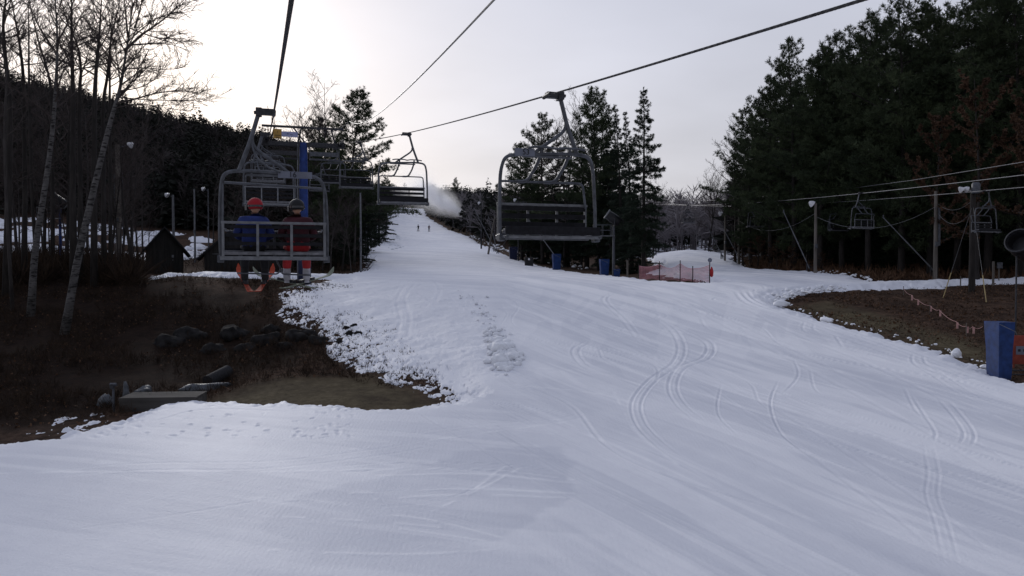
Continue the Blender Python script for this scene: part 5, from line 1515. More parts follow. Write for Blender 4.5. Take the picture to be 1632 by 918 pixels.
# ------------------------------------------------------------------ trees
def branch_path(rs, p, d, L, n, wig, upc):
    pts = [p.copy()]; d = d.normalized()
    for i in range(n):
        d = (d + Vector((rs.gauss(0, wig), rs.gauss(0, wig), rs.gauss(0, wig) + upc))).normalized()
        p = p + d * (L / n); pts.append(p.copy())
    return pts
def at_path(pts, t):
    u = t * (len(pts) - 1); i = min(int(u), len(pts) - 2); f = u - i
    return pts[i].lerp(pts[i + 1], f), (pts[i + 1] - pts[i]).normalized()
def bare_meshes(name, seed, H=18, r=0.17, first=0.35, nl=15, spread=1.0, bark='bark_dark', trunk=None, limbs=None, dens=1.0, up=0.06, fork=False, twig='twig'):
    """leafless tree: (trunk mesh, crown mesh); limbs with branches and fine twigs"""
    rs = random.Random(seed)
    tm = MB(); cm = MB()
    if trunk is None:
        trunk = branch_path(rs, Vector((0, 0, -0.5)), Vector((rs.gauss(0, 0.04), rs.gauss(0, 0.04), 1)), H, 10, 0.035, 0.05)
    n = len(trunk)
    tm.tube(trunk, [max(0.012, r * (1 - 0.93 * (i / (n - 1)) ** 0.9) * (1.25 if i == 0 else 1)) for i in range(n)], 9)
    todo = []
    if fork:
        p, d = at_path(trunk, 0.42)
        fp = branch_path(rs, p, d + Vector((rs.choice((-1, 1)) * 0.4, rs.gauss(0, 0.2), 0)), H * 0.5, 8, 0.05, 0.1)
        tm.tube(fp, [max(0.012, r * 0.62 * (1 - 0.9 * i / 8)) for i in range(9)], 8)
        todo.append((fp, 0.25, int(nl * 0.6), H * 0.5))
    todo.append((trunk, first, nl, H))
    lim = list(limbs or [])
    for path, f0, k, hh in todo:
        for i in range(k):
            t = f0 + (0.97 - f0) * (i + rs.random()) / k
            p, d = at_path(path, t)
            a = rs.random() * 6.283
            el = 0.25 + 0.9 * t + rs.gauss(0, 0.15)
            dd = Vector((math.cos(a), math.sin(a), el * 0.9))
            L = H * 0.30 * (1.12 - 0.75 * t) * rs.uniform(0.6, 1.15) * spread
            lim.append((branch_path(rs, p, dd, L, 6, 0.10, up), max(0.016, r * 0.34 * (1.15 - 0.8 * t))))
    for lp, lr in lim:
        m = len(lp) - 1
        cm.tube(lp, [max(0.009, lr * (1 - 0.85 * i / m)) for i in range(m + 1)], 5, cap=False)
        L = sum((lp[i + 1] - lp[i]).length for i in range(m))
        for b in range(int((3 + L * 1.6) * dens)):
            t = rs.uniform(0.2, 0.98); p, d = at_path(lp, t)
            s = Vector((rs.gauss(0, 1), rs.gauss(0, 1), rs.gauss(0.25, 0.6))).normalized()
            bl = L * rs.uniform(0.20, 0.42) * (1.15 - 0.5 * t)
            bp = branch_path(rs, p, d * 0.8 + s * 0.8, bl, 4, 0.13, up * 0.8)
            cm.tube(bp, [max(0.010, lr * 0.38 * (1 - 0.8 * i / 4)) for i in range(5)], 3, cap=False)
            for c in range(int((2 + bl * 2.4) * dens)):
                p2, d2 = at_path(bp, rs.uniform(0.15, 1.0))
                s2 = Vector((rs.gauss(0, 1), rs.gauss(0, 1), rs.gauss(0.2, 0.7))).normalized()
                tp = branch_path(rs, p2, d2 * 0.8 + s2 * 0.75, bl * rs.uniform(0.2, 0.5), 2, 0.15, up)
                cm.tube(tp, [0.0095, 0.008, 0.0045], 3, cap=False)
    return tm.mesh('trunk', M[bark]), cm.mesh('crown', M[twig], smooth=False)

def blades(C, Dr, S, k, wid, rs, spread=0.9):
    """k pointed leaves fanning from each point C along Dr; returns verts, tris"""
    N = len(C)
    C = np.repeat(C, k, 0); Dr = np.repeat(Dr, k, 0); S = np.repeat(S, k)
    d = Dr + rs.normal(0, spread, (N * k, 3)) * 0.7
    d /= np.linalg.norm(d, axis=1)[:, None] + 1e-9
    a = np.cross(d, rs.normal(0, 1, (N * k, 3))); a /= np.linalg.norm(a, axis=1)[:, None] + 1e-9
    L = S * rs.uniform(0.6, 1.2, N * k)
    w = (S * wid)[:, None]
    mid = C + d * (L * 0.45)[:, None]
    V = np.stack([C - d * (L * 0.05)[:, None], mid + a * w, C + d * L[:, None], mid - a * w], 1).reshape(-1, 3)
    Fq = np.arange(N * k * 4).reshape(-1, 4)
    return V, Fq
def pine_meshes(seed, H=22, base=0.22, Rm=4.2, kind='white', bark='bark_dark', tuft=0.5, dens=1.0, lean=0.0, ragged=0.0):
    """evergreen: (trunk+limbs mesh, foliage mesh); white pine has upswept plumes, spruce drooping fans"""
    rs = random.Random(seed); nr = np.random.RandomState(seed)
    tm = MB()
    tr = branch_path(rs, Vector((0, 0, -0.5)), Vector((lean, rs.gauss(0, 0.02), 1)), H + 0.5, 12, 0.012, 0.02)
    r = H * 0.0125
    tm.tube(tr, [max(0.02, r * (1 - 0.95 * i / 12)) for i in range(13)], 8)
    C = []; Dd = []; S = []
    z = base; 
    while z < 0.995:
        tt = (z - base) / (1 - base)
        if kind == 'white':
            prof = (0.55 + 0.45 * math.sin(min(1, tt * 1.6) * 1.57)) * (1 - tt ** 2.4) ** 0.8 + 0.05
            nb = rs.randint(4, 6); step = rs.uniform(0.026, 0.042)
        else:
            prof = (1 - tt) ** 0.82 * 0.95 + 0.05; nb = rs.randint(5, 8); step = rs.uniform(0.018, 0.028)
        a0 = rs.random() * 6.28
        for i in range(nb):
            if rs.random() < 0.13: continue
            a = a0 + i * 6.283 / nb + rs.gauss(0, 0.25)
            L = Rm * prof * rs.uniform(0.55, 1.2) * (1.25 if rs.random() < 0.1 else 1)
            if ragged and tt < 0.12: L *= 0.65
            if ragged: L *= 1 + ragged * (rs.random() - 0.35) * (1.3 - tt)
            if L < 0.25: L = 0.25
            p, d = at_path(tr, min(0.999, z + rs.gauss(0, 0.006)))
            if kind == 'white': dd = Vector((math.cos(a), math.sin(a), -0.05 + 0.75 * tt + rs.gauss(0, 0.1))); upc = 0.05
            else: dd = Vector((math.cos(a), math.sin(a), -0.25 + 0.75 * tt ** 1.5 + rs.gauss(0, 0.1))); upc = -0.01 if tt < 0.6 else 0.03
            lp = branch_path(rs, p, dd, L, 5, 0.05, upc)
            tm.tube(lp, [max(0.010, 0.012 * L * (1 - 0.8 * q / 5)) for q in range(6)], 4, cap=False)
            nt_ = max(3, int(L * (6.0 if kind == 'white' else 6.5) * dens))
            side = Vector((-math.sin(a), math.cos(a), 0))
            for q in range(nt_):
                s = rs.uniform(0.22, 1.0) ** 0.8
                pp, d2 = at_path(lp, s)
                off = rs.gauss(0, 0.20) * L * (1.1 - 0.75 * s)
                if kind == 'white':
                    pp = pp + side * off + Vector((0, 0, rs.gauss(0.10, 0.16) + 0.05 * abs(off)))
                    D2 = d2 * 0.55 + side * (0.5 if off > 0 else -0.5) * min(1, abs(off)) + Vector((0, 0, 0.55))
                else:
                    pp = pp + side * off + Vector((0, 0, -0.06 - 0.16 * abs(off) + rs.gauss(0, 0.07)))
                    D2 = d2 * 0.8 + side * (0.6 if off > 0 else -0.6) * min(1, abs(off)) + Vector((0, 0, -0.25))
                C.append(pp[:]); Dd.append(D2[:]); S.append(tuft * rs.uniform(0.7, 1.3) * (0.75 + 0.25 * (1 - tt)))
        z += step
    p, d = at_path(tr, 1.0)
    for q in range(8): C.append((p + Vector((rs.gauss(0, 0.06), rs.gauss(0, 0.06), -0.25 * q * 0.5)))[:]); Dd.append((0, 0, 1.4)); S.append(tuft * 0.8)
    V, Fq = blades(np.array(C), np.array(Dd), np.array(S), 13 if kind == 'white' else 12, 0.055 if kind == 'white' else 0.065, nr, 0.85 if kind == 'white' else 0.7)
    return tm.mesh('trunk', M[bark]), mesh_np('crown', V, Fq, M['needle' if kind == 'white' else 'needle_dark'])

def tree_thing(name, cat, label, meshes, base, H, H0, rz, group=None, wid=1.0, lean=(0, 0)):
    s = H / H0
    t = thing(name, label, cat, base - Vector((0, 0, 0.15)), rz, group, (s * wid, s * wid, s))
    link('trunk', meshes[0], t); link('crown', meshes[1], t)
    if lean != (0, 0): t.rotation_euler = (lean[0], lean[1], rz)
    return t
rt = random.Random(3)
WP = [pine_meshes(s, 22, b, R_, 'white', dens=2.1, tuft=0.44, ragged=0.4) for s, b, R_ in ((1, 0.16, 4.4), (2, 0.22, 3.9), (3, 0.12, 4.8), (4, 0.2, 4.2))]
SPR = [pine_meshes(s, 20, b, R_, 'spruce', tuft=0.30, dens=2.5, ragged=0.4) for s, b, R_ in ((11, 0.10, 2.7), (12, 0.16, 2.3), (13, 0.07, 3.1))]
SPIRE = pine_meshes(21, 18, 0.19, 2.35, 'spruce', tuft=0.28, dens=3.0, ragged=0.6)
RAG = pine_meshes(25, 22, 0.2, 4.6, 'white', tuft=0.45, dens=2.6, ragged=0.9)
BT = [bare_meshes('bare', s, 18, r, f, n, sp, b, fork=fk, dens=1.2) for s, r, f, n, sp, b, fk in ((1, 0.18, 0.30, 22, 1.15, 'bark_dark', True), (2, 0.16, 0.36, 22, 1.1, 'bark_grey', False), (3, 0.20, 0.28, 23, 1.3, 'bark_dark', True), (4, 0.15, 0.38, 20, 1.0, 'bark_grey', False))]

def top_height(px, py, base): return P(px, py, base.y).z - base.z

# the wall of pines on the right
G_R = 'dark pines forming the wall right of the trail'
right = [(1196, 82, 172, 'slim dark pine at the far left end of the right-hand wall'), (1228, 76, 122, 'dark pine second from the left end of the right-hand wall'),
         (1266, 72, 62, 'dark pine with the first high tufted crown from the left of the right wall'), (1306, 70, 82, 'dark pine with a lower crown right of the first high tufted one'),
         (1342, 69, 55, 'bushy dark pine in the left middle of the right-hand wall'), (1384, 66, 22, 'tall dark pine stepping up toward the middle of the right-hand wall'),
         (1436, 64, -12, 'tall dark pine whose tip meets the top picture edge near the wall middle'), (1482, 63, 4, 'dark pine just right of the one touching the top edge'),
         (1524, 62, -14, 'dark pine behind the utility pole and taller than the frame'), (1572, 60, -40, 'very tall dark pine above the meter box, top cut off'),
         (1625, 57, -60, 'huge dark pine at the right picture edge, top cut off')]
for i, (px, Y, py, l) in enumerate(right):
    b = D(px, Y); tree_thing('pine_tree', 'pine', l, WP[i % 4], b, top_height(px, py, b), 22, rt.random() * 6.28, G_R, rt.uniform(0.95, 1.15))
for i, (px, Y, py) in enumerate([(1690, 55, -80), (1215, 92, 150), (1250, 88, 110), (1288, 84, 96), (1325, 82, 88), (1362, 80, 60), (1410, 78, 30), (1460, 77, 26), (1505, 75, 20), (1550, 73, 10), (1600, 70, -10), (1650, 66, -30),
                                 (1236, 106, 190), (1275, 102, 150), (1315, 98, 140), (1355, 95, 110), (1400, 92, 90), (1448, 90, 70), (1495, 88, 66), (1545, 86, 50), (1590, 84, 40)]):
    b = D(px, Y); tree_thing('pine_tree', 'pine', 'dark pine in the rear ranks of the right-hand wall, merging with its neighbours', WP[(i + 1) % 4], b, top_height(px, py, b), 22, rt.random() * 6.28, 'rear pines of the right-hand wall', rt.uniform(1.0, 1.25))
# low dark hemlocks closing the wall below
G_H = 'low evergreens under the right-hand pines'
for i, (px, Y, py) in enumerate([(1322, 74, 270), (1358, 72, 300), (1392, 71, 280), (1428, 69, 290), (1468, 68, 270), (1512, 66, 280), (1560, 64, 270), (1605, 62, 260), (1648, 60, 250), (1240, 94, 300), (1300, 90, 290), (1345, 88, 290), (1420, 84, 280), (1490, 80, 270), (1580, 76, 260)]):
    b = D(px, Y); tree_thing('hemlock_tree', 'evergreen', 'low dark evergreen filling the shade under the right-hand pines', SPR[i % 3], b, top_height(px, py, b), 20, rt.random() * 6.28, G_H, 1.9)
# brown-leaved oak in front of them
def oak_meshes(seed, H, r):
    tm, cm = bare_meshes('oak', seed, H, r, 0.25, 16, 1.1, 'bark_dark', dens=0.45)
    nr = np.random.RandomState(seed)
    co = np.array([v.co[:] for v in cm.vertices]); c = co[nr.choice(len(co), 5200)]
    V, Fq = blades(c, nr.normal(0, 1, c.shape), np.full(len(c), 0.20), 2, 0.28, nr)
    k = len(co)
    fv = [list(p.vertices) for p in cm.polygons]
    q = MB(); q.v = [tuple(x) for x in co] + [tuple(x) for x in V]; q.f = [tuple(f) for f in fv] + [tuple(int(i) + k for i in f) for f in Fq]; q.m = [0] * len(fv) + [1] * len(Fq)
    me = bpy.data.meshes.new('crown'); me.from_pydata(q.v, [], q.f); me.materials.append(M['twig']); me.materials.append(M['oak_leaf']); me.polygons.foreach_set('material_index', q.m); me.update()
    return tm, me
OAK = oak_meshes(71, 14, 0.16)
for px, Y, py, l in ((1560, 53, 110, 'oak holding dry brown leaves beside the utility pole'), (1490, 57, 170, 'smaller brown-leaved oak left of the utility pole'), (1640, 50, 90, 'brown-leaved oak at the right picture edge')):
    b = D(px, Y); tree_thing('oak_tree', 'oak', l, OAK, b, top_height(px, py, b), 14, rt.random() * 6, 'brown-leaved oaks at the right')
for px, Y, py, l in ((1208, 77, 372, 'low rusty-brown beech bush left under the pine wall'), (1238, 72, 378, 'low rusty-brown beech bush nearest the overlapping chairs'), (1180, 84, 385, 'small rusty bush at the foot of the lamp poles'), (1262, 70, 388, 'rusty bush left of the foot of the long leaning lance'), (1224, 74, 392, 'lowest rusty bush between the two larger ones under the pines'), (1312, 68, 398, 'rusty bush right of the tall pole with a floodlight on top')):
    b = D(px, Y); tree_thing('beech_bush', 'bush', l, OAK, b, top_height(px, py, b), 14, rt.random() * 6, 'rusty bushes under the pines', 2.6)
# bare trees at the left end of the wall and far down the trail
for i, (px, Y, py, l) in enumerate(((1172, 88, 185, 'bare grey tree leaning out left of the pine wall'), (1185, 84, 215, 'bare tree tangled in the left end of the pine wall'), (1128, 128, 268, 'tall bare tree on the far trail, left of the pine wall'), (1140, 140, 262, 'second tall bare tree beside the far trail'),
                                    (1090, 150, 305, 'bare tree behind the distant chair'), (1075, 165, 318, 'bare tree far behind the red net fence'), (1062, 158, 326, 'short bare tree just right of the tall spire'), (1108, 160, 312, 'slender bare tree right of the distant chair'), (1050, 170, 330, 'bare tree partly behind the spire spruce'))):
    b = D(px, Y); tree_thing('bare_tree', 'bare tree', l, BT[i % 4], b, top_height(px, py, b), 18, rt.random() * 6.28, 'bare trees along the right-hand trail', 1.0)
# evergreens in the middle
mid = [('pine_tree', 'pine', 865, 106, 182, WP[1], 22, 1.05, 'pine with a plumed top behind the left half of the big chair'), ('pine_tree', 'pine', 832, 112, 230, WP[0], 22, 1.3, 'shorter broad pine at the left corner of the big chair'),
       ('spruce_tree', 'spruce', 955, 92, 140, RAG, 22, 0.95, 'big dense evergreen right of the chair hanger'), ('spruce_tree', 'spruce', 993, 84, 174, SPR[1], 20, 0.95, 'narrow evergreen left of the twin tips beside the spire'),
       ('spruce_tree', 'spruce', 1008, 86, 178, SPR[1], 20, 0.9, 'narrow evergreen right of the twin tips beside the spire'), ('spruce_tree', 'spruce', 1026, 70, 141, SPIRE, 18, 1.1, 'tall spire-topped spruce with a clear trunk above the net fence'),
       ('spruce_tree', 'spruce', 905, 104, 235, SPR[0], 20, 1.7, 'broad dark evergreen filling the middle of the big chair'), ('spruce_tree', 'spruce', 872, 110, 260, SPR[2], 20, 1.8, 'dark evergreen low behind the seat of the big chair'),
       ('spruce_tree', 'spruce', 842, 116, 275, SPR[0], 20, 1.8, 'dark evergreen behind the left arm of the big chair'), ('spruce_tree', 'spruce', 935, 98, 230, SPR[1], 20, 1.9, 'dark evergreen behind the right arm of the big chair'),
       ('spruce_tree', 'spruce', 975, 90, 225, SPR[0], 20, 1.7, 'dark evergreen behind the snow fan platform'), ('spruce_tree', 'spruce', 1005, 80, 300, SPR[2], 20, 2.0, 'low dark evergreen left of the spire trunk'),
       ('pine_tree', 'pine', 955, 97, 165, WP[2], 22, 0.8, 'dark pine pressed behind the big dense evergreen')]
for n, c, px, Y, py, ms, h0, w, l in mid:
    b = D(px, Y); tree_thing(n, c, l, ms, b, top_height(px, py, b), h0, rt.random() * 6.28, 'evergreens beside the big chair', w)
for i, (px, Y, py, l) in enumerate(((925, 100, 148, 'tall bare tree between the hanger and the big evergreen'), (898, 102, 170, 'bare tree behind the hanger of the big chair'), (880, 112, 200, 'bare tree left of the chair hanger'), (818, 125, 272, 'bare tree at the left upright of the big chair'), (805, 140, 285, 'thin bare tree left of the big chair'),
                                    (1040, 110, 290, 'thin bare tree behind the right side of the spire'))):
    b = D(px, Y); tree_thing('bare_tree', 'bare tree', l, BT[(i + 1) % 4], b, top_height(px, py, b), 18, rt.random() * 6.28, 'bare trees beside the big chair', 0.9)
# mixed trees left of the run
lm = [('pine_tree', 'pine', 545, 82, 142, RAG, 22, 1.1, 'tall ragged pine leaning right beside the run, behind the blue tower'), ('pine_tree', 'pine', 520, 96, 190, WP[0], 22, 1.2, 'pine behind the left of the ragged pine'),
      ('spruce_tree', 'spruce', 500, 96, 270, SPR[2], 20, 2.0, 'dark evergreen behind the blue tower'), ('spruce_tree', 'spruce', 560, 84, 250, SPR[0], 20, 2.0, 'dark evergreen under the ragged pine'), ('spruce_tree', 'spruce', 586, 108, 262, SPR[1], 20, 2.1, 'evergreen at the left border of the run'),
      ('spruce_tree', 'spruce', 604, 142, 290, SPR[0], 20, 1.9, 'small evergreen farther up the left border of the run'), ('pine_tree', 'pine', 615, 175, 282, WP[1], 22, 1.2, 'distant pine up the left border of the run'), ('spruce_tree', 'spruce', 455, 102, 265, SPR[1], 20, 2.2, 'evergreen behind the second climbing chair'),
      ('spruce_tree', 'spruce', 408, 105, 270, SPR[0], 20, 2.0, 'evergreen left of the second climbing chair'), ('spruce_tree', 'spruce', 535, 75, 330, SPR[2], 20, 2.2, 'low evergreen right of the blue tower'), ('spruce_tree', 'spruce', 480, 78, 320, SPR[0], 20, 2.2, 'low evergreen hidden by the blue tower foot')]
for n, c, px, Y, py, ms, h0, w, l in lm:
    b = D(px, Y); tree_thing(n, c, l, ms, b, top_height(px, py, b), h0, rt.random() * 6.28, 'evergreens left of the run', w, (0, R(4)) if 'ragged' in l else (0, 0))
for i, (px, Y, py, l) in enumerate(((512, 86, 128, 'tall bare tree rising behind the blue tower head'), (478, 92, 150, 'bare tree left of the blue tower head'), (565, 80, 205, 'bare tree under the ragged pine'), (450, 88, 230, 'bare tree behind the second chair'), (425, 84, 240, 'bare tree above the larger shed'),
                                    (545, 72, 300, 'bare sapling right of the blue tower'), (560, 66, 330, 'bare sapling at the left edge of the run'), (398, 88, 225, 'bare tree left of the riders'), (368, 92, 240, 'bare tree between the two sheds'), (592, 120, 270, 'bare tree at the left border of the run'), (340, 96, 250, 'bare tree above the gap between sheds'),
                                    (515, 68, 320, 'grey sapling just right of the blue tower foot'), (528, 70, 290, 'grey bare tree just right of the blue mast'), (465, 72, 300, 'bare sapling left of the blue mast'))):
    b = D(px, Y); tree_thing('bare_tree', 'bare tree', l, BT[(i + 1) % 4], b, top_height(px, py, b), 18, rt.random() * 6.28, 'bare trees left of the run', 1.15)

# near left: birches and dark bare trees
def near_tree(name, cat, label, foot, pix, Y, r, bark, seed, limbs=(), nl=20, first=0.42, dens=1.3, H=16, spread=1.0, extra=None, group=None):
    base = G(*foot) if Y is None else D(foot[0], Y)
    Yb = base.y
    tr = [Vector((0, 0, -0.4))] + [P(x, y, Yb) - base for x, y in pix]
    if extra: tr.append(P(*extra, Yb) - base)
    tr2 = [Vector(c) for c in round_path(tr, 2.0, 4)]
    li = []
    rs = random.Random(seed)
    for L in limbs:
        pts = [P(x, y, Yb + dz * 4) - base for (x, y), dz in zip(L[0], np.linspace(0, rs.uniform(-0.5, 0.5), len(L[0])))]
        li.append(([Vector(c) for c in round_path(pts, 0.8, 3)], L[1]))
    ms = bare_meshes('near', seed, H, r, first, nl, spread, bark, trunk=tr2, limbs=li, dens=dens, up=0.03)
    t = thing(name, label, cat, base, 0, group)
    link('trunk', ms[0], t); link('crown', ms[1], t)
    return t
GB = 'bare trees on the near left bank'
near_tree('birch_tree', 'birch', 'white-barked birch leaning right, its crown reaching over the sky', (100, 500), [(122, 420), (150, 300), (168, 225), (180, 180), (192, 140), (200, 90), (208, 40)], 41, 0.21, 'birch', 101,
    [([(186, 165), (215, 158), (250, 148), (290, 143), (330, 152)], 0.055), ([(200, 80), (225, 55), (252, 38), (280, 15), (300, -10)], 0.07), ([(203, 72), (235, 70), (265, 68), (300, 80)], 0.05), ([(196, 110), (230, 108), (270, 112), (305, 105)], 0.035), ([(190, 145), (225, 140), (250, 125), (268, 100)], 0.035),
     ([(184, 172), (220, 165), (260, 170), (300, 178)], 0.03), ([(204, 60), (200, 20), (196, -30)], 0.06), ([(215, 45), (225, 10), (232, -30)], 0.05), ([(207, 45), (250, 62), (290, 60), (320, 72)], 0.035), ([(205, 65), (245, 30), (275, 22), (310, 5)], 0.035), ([(188, 155), (240, 160), (290, 160), (345, 158)], 0.03)], nl=20, first=0.56, H=15, dens=2.2, extra=(214, -40))
near_tree('birch_tree', 'birch', 'straighter white-barked birch left of the leaning one', (48, 480), [(55, 400), (72, 300), (84, 210), (90, 130), (92, 60), (88, 0)], 44, 0.20, 'birch', 102,
    [([(86, 80), (60, 40), (44, 0)], 0.07), ([(90, 70), (110, 35), (120, -10)], 0.06), ([(82, 130), (60, 80), (46, 40)], 0.05), ([(90, 110), (115, 95), (140, 78)], 0.03)], nl=20, first=0.45, H=16, dens=1.3, extra=(84, -60))
near = [((118, 470), [(116, 300), (117, 150), (114, 70), (114, 0)], 50, 0.22, 'thick dark trunk right of the straight birch', (116, -70)), ((128, 470), [(128, 300), (126, 150), (130, 110), (124, 70), (100, 20)], 52, 0.17, 'dark bare tree with a bent trunk touching the thick dark one', (95, -40)),
        ((150, 470), [(150, 300), (151, 150), (154, 100), (158, 60), (162, 0)], 50, 0.20, 'dark forked tree left of the leaning birch', (165, -60)), ((166, 470), [(165, 300), (164, 160), (172, 120), (176, 60), (190, 10)], 53, 0.17, 'dark tree crossing behind the upper leaning birch', (200, -50)),
        ((176, 470), [(176, 300), (175, 150), (175, 90), (178, 30)], 56, 0.13, 'slender dark tree directly behind the leaning birch', (180, -50)), ((38, 480), [(40, 300), (38, 120), (30, 60), (18, 0)], 52, 0.17, 'dark bare tree between the left edge and the straight birch', (10, -50)),
        ((10, 480), [(14, 300), (16, 150), (8, 90), (4, 30), (12, -10)], 48, 0.22, 'dark bare tree at the left picture edge', (14, -70)), ((84, 470), [(84, 300), (82, 130), (62, 70), (48, 10)], 58, 0.15, 'dark tree partly hidden by the straight birch', (40, -50)),
        ((20, 500), [(10, 330), (6, 200), (12, 110), (5, 90)], 45, 0.09, 'thin pale stem leaning at the left picture edge', (0, 40)), ((60, 470), [(50, 300), (46, 120), (46, 50), (45, 0)], 60, 0.13, 'slim dark tree farther back left of the straight birch', (44, -40)), ((215, 470), [(205, 380), (196, 330), (193, 260)], 58, 0.16, 'broken-topped dark trunk beside the ladder rack', (190, 215))]
for i, (ft, pix, Y, r, l, ex) in enumerate(near):
    near_tree('bare_tree', 'bare tree', l, ft, pix, Y, r, 'bark_grey' if 'pale' in l else 'bark_dark', 110 + i, [], nl=22 if i < 8 else 9, first=0.42 if i < 8 else 0.3, H=16 if i < 8 else 9, extra=ex, group=GB, dens=1.6)
for i in range(20):
    px = rt.uniform(-60, 255); Y = rt.uniform(56, 74); b = D(px, Y)
    tree_thing('bare_tree', 'bare tree', 'thin dark trunk in the crowded ranks behind the near birches', BT[i % 4], b, rt.uniform(9, 17), 18, rt.random() * 6.28, 'crowded thin trees behind the birches', rt.uniform(0.7, 1.1))
for i, (px, Y, py, l) in enumerate(((-30, 50, -60, 'bare tree just outside the left picture edge'), (30, 66, 60, 'thin bare tree in the second rank at far left'), (70, 70, 80, 'thin bare tree in the second rank behind the straight birch'), (140, 68, 90, 'thin bare tree in the second rank behind the forked tree'), (105, 64, 40, 'tall thin bare tree behind the thick dark trunk'), (235, 74, 300, 'bare sapling left of the small shed'), (215, 66, 330, 'bare sapling before the small shed'))):
    b = D(px, Y); tree_thing('bare_tree', 'bare tree', l, BT[i % 4], b, top_height(px, py, b), 18, rt.random() * 6.28, GB, 0.9)

# far woods: too many trees to count, one mass per side ------------------
def far_conifer(nr):
    k = 70; t = nr.rand(k) ** 0.8
    rad_ = (1 - t) * 0.20 + 0.02; a = nr.rand(k) * 6.283
    c = np.stack([np.cos(a) * rad_ * 0.35, np.sin(a) * rad_ * 0.35, 0.12 + 0.88 * t], 1)
    d = np.stack([np.cos(a), np.sin(a), nr.normal(-0.1, 0.3, k)], 1)
    return blades(c, d, rad_ * 0.85 + 0.02, 2, 0.20, nr, 0.5)
def far_bare(nr):
    k = 40; t = nr.rand(k)
    a = nr.rand(k) * 6.283
    c = np.stack([nr.normal(0, 0.012, k), nr.normal(0, 0.012, k), 0.25 + 0.6 * t], 1)
    d = np.stack([np.cos(a) * 0.7, np.sin(a) * 0.7, nr.uniform(0.4, 1.2, k)], 1)
    V, Fq = blades(c, d, 0.34 * (1.1 - 0.6 * t), 2, 0.022, nr, 0.5)
    tv = np.array([(-0.012, 0, -0.05), (0.012, 0, -0.05), (0.006, 0, 0.7), (-0.006, 0, 0.7), (0, -0.012, -0.05), (0, 0.012, -0.05), (0, 0.006, 0.7), (0, -0.006, 0.7)])
    return np.concatenate([V, tv]), np.concatenate([Fq, np.array([[0, 1, 2, 3], [4, 5, 6, 7]]) + len(V)])
nrs = np.random.RandomState(17)
FC = [far_conifer(nrs) for _ in range(6)]; FB = [far_bare(nrs) for _ in range(6)]
def far_wood(name, label, n, u0, u1, y0, y1, pc, h0, h1, seed, mt, need=3.0, cond=None):
    mt = mt or M['forest_bare']
    nr = np.random.RandomState(seed)
    u = nr.uniform(u0, u1, n * 2); Y = np.sqrt(nr.uniform(y0 ** 2, y1 ** 2, n * 2)); X = u * Y
    ok = snow_sdf(X, Y) < -need
    if cond is not None: ok &= cond(X, Y)
    X, Y = X[ok][:n], Y[ok][:n]; Z = zt(X, Y)
    V = []; Fq = []; mi = []; k = 0
    for x, y, z in zip(X, Y, Z):
        con = nr.rand() < pc
        v, f = (FC if con else FB)[nr.randint(6)]
        h = nr.uniform(h0, h1) * (1 if con else 0.95); a = nr.rand() * 6.283; w = nr.uniform(0.9, 1.4)
        c, s = math.cos(a), math.sin(a)
        q = np.stack([(v[:, 0] * c - v[:, 1] * s) * h * w, (v[:, 0] * s + v[:, 1] * c) * h * w, v[:, 2] * h - 0.3], 1) + (x, y, z)
        V.append(q); Fq.append(f + k); k += len(v); mi.append(np.full(len(f), 0 if con else 1))
    me = mesh_np(name, np.concatenate(V), np.concatenate(Fq), [M['forest'], mt], np.concatenate(mi))
    return tag(link(name, me), label, kind='stuff')
far_wood('hillside_forest', 'dark mixed forest covering the hill on the left', 4600, -0.85, -0.20, 128, 430, 0.55, 9, 15, 1, None, 4.0)
far_wood('lower_forest', 'dense dark trees at the foot of the left hill', 650, -0.72, -0.19, 100, 150, 0.6, 7, 12, 2, None, 4.0, lambda X, Y: (psdf(LEFTBACK, X, Y) < -2))
far_wood('ridge_forest', 'grey forest on the ridge above the ski run', 2800, -0.26, 0.16, 150, 470, 0.5, 9, 14, 3, M['forest_hazed'], 0.8)
far_wood('trail_forest', 'leafless grey wood at the end of the right-hand trail', 520, 0.12, 0.34, 132, 330, 0.06, 9, 15, 4, M['forest_hazed'], 3.0)
far_wood('deep_forest', 'deep dark evergreen wood behind the right-hand pines', 1300, 0.28, 0.85, 95, 230, 0.75, 12, 18, 5, None, 3.0)
b = D(727, 330); tree_thing('pine_tree', 'pine', 'single pine standing above the far ridge left of the snow lances', WP[1], b, top_height(727, 283, b), 22, 1.0, None, 0.9)

# brush, litter and dead grass ------------------------------------------
def scatter(name, label, pts, size, k, wid, m, seed, upright=1.0, spread=0.8):
    nr = np.random.RandomState(seed)
    Dd = nr.normal(0, 0.35, pts.shape) + np.array([0, 0, upright])
    V, Fq = blades(pts, Dd, size * nr.uniform(0.5, 1.4, len(pts)), k, wid, nr, spread)
    return tag(link(name, mesh_np(name, V, Fq, m)), label, kind='stuff')
def dirt_points(n, x0, x1, y0, y1, seed, lim=-0.3):
    nr = np.random.RandomState(seed)
    X = nr.uniform(x0, x1, n); Y = nr.uniform(y0, y1, n)
    ok = (snow_sdf(X, Y) < lim) & (psdf(GRASS1, X, Y) < 0.1) & (fbm(X / 2.0, Y / 2.0, 3) > 0.36)
    X, Y = X[ok], Y[ok]
    return np.stack([X, Y, zt(X, Y)], 1)
scatter('dead_brush', 'dead brown brush on the left bank', dirt_points(16000, -36, -5, 27, 52, 1), 0.42, 7, 0.016, M['brush'], 1)
scatter('undergrowth', 'dark twiggy undergrowth beneath the left trees', (lambda p: p[p[:, 0] / p[:, 1] < -0.475])(dirt_points(12000, -66, -14, 50, 77, 2)), 1.9, 9, 0.010, M['brush'], 2)
scatter('dry_grass', 'short dead grass on the brown right bank', dirt_points(20000, 13, 40, 26, 62, 3, -0.1), 0.13, 5, 0.035, M['brush'], 3)
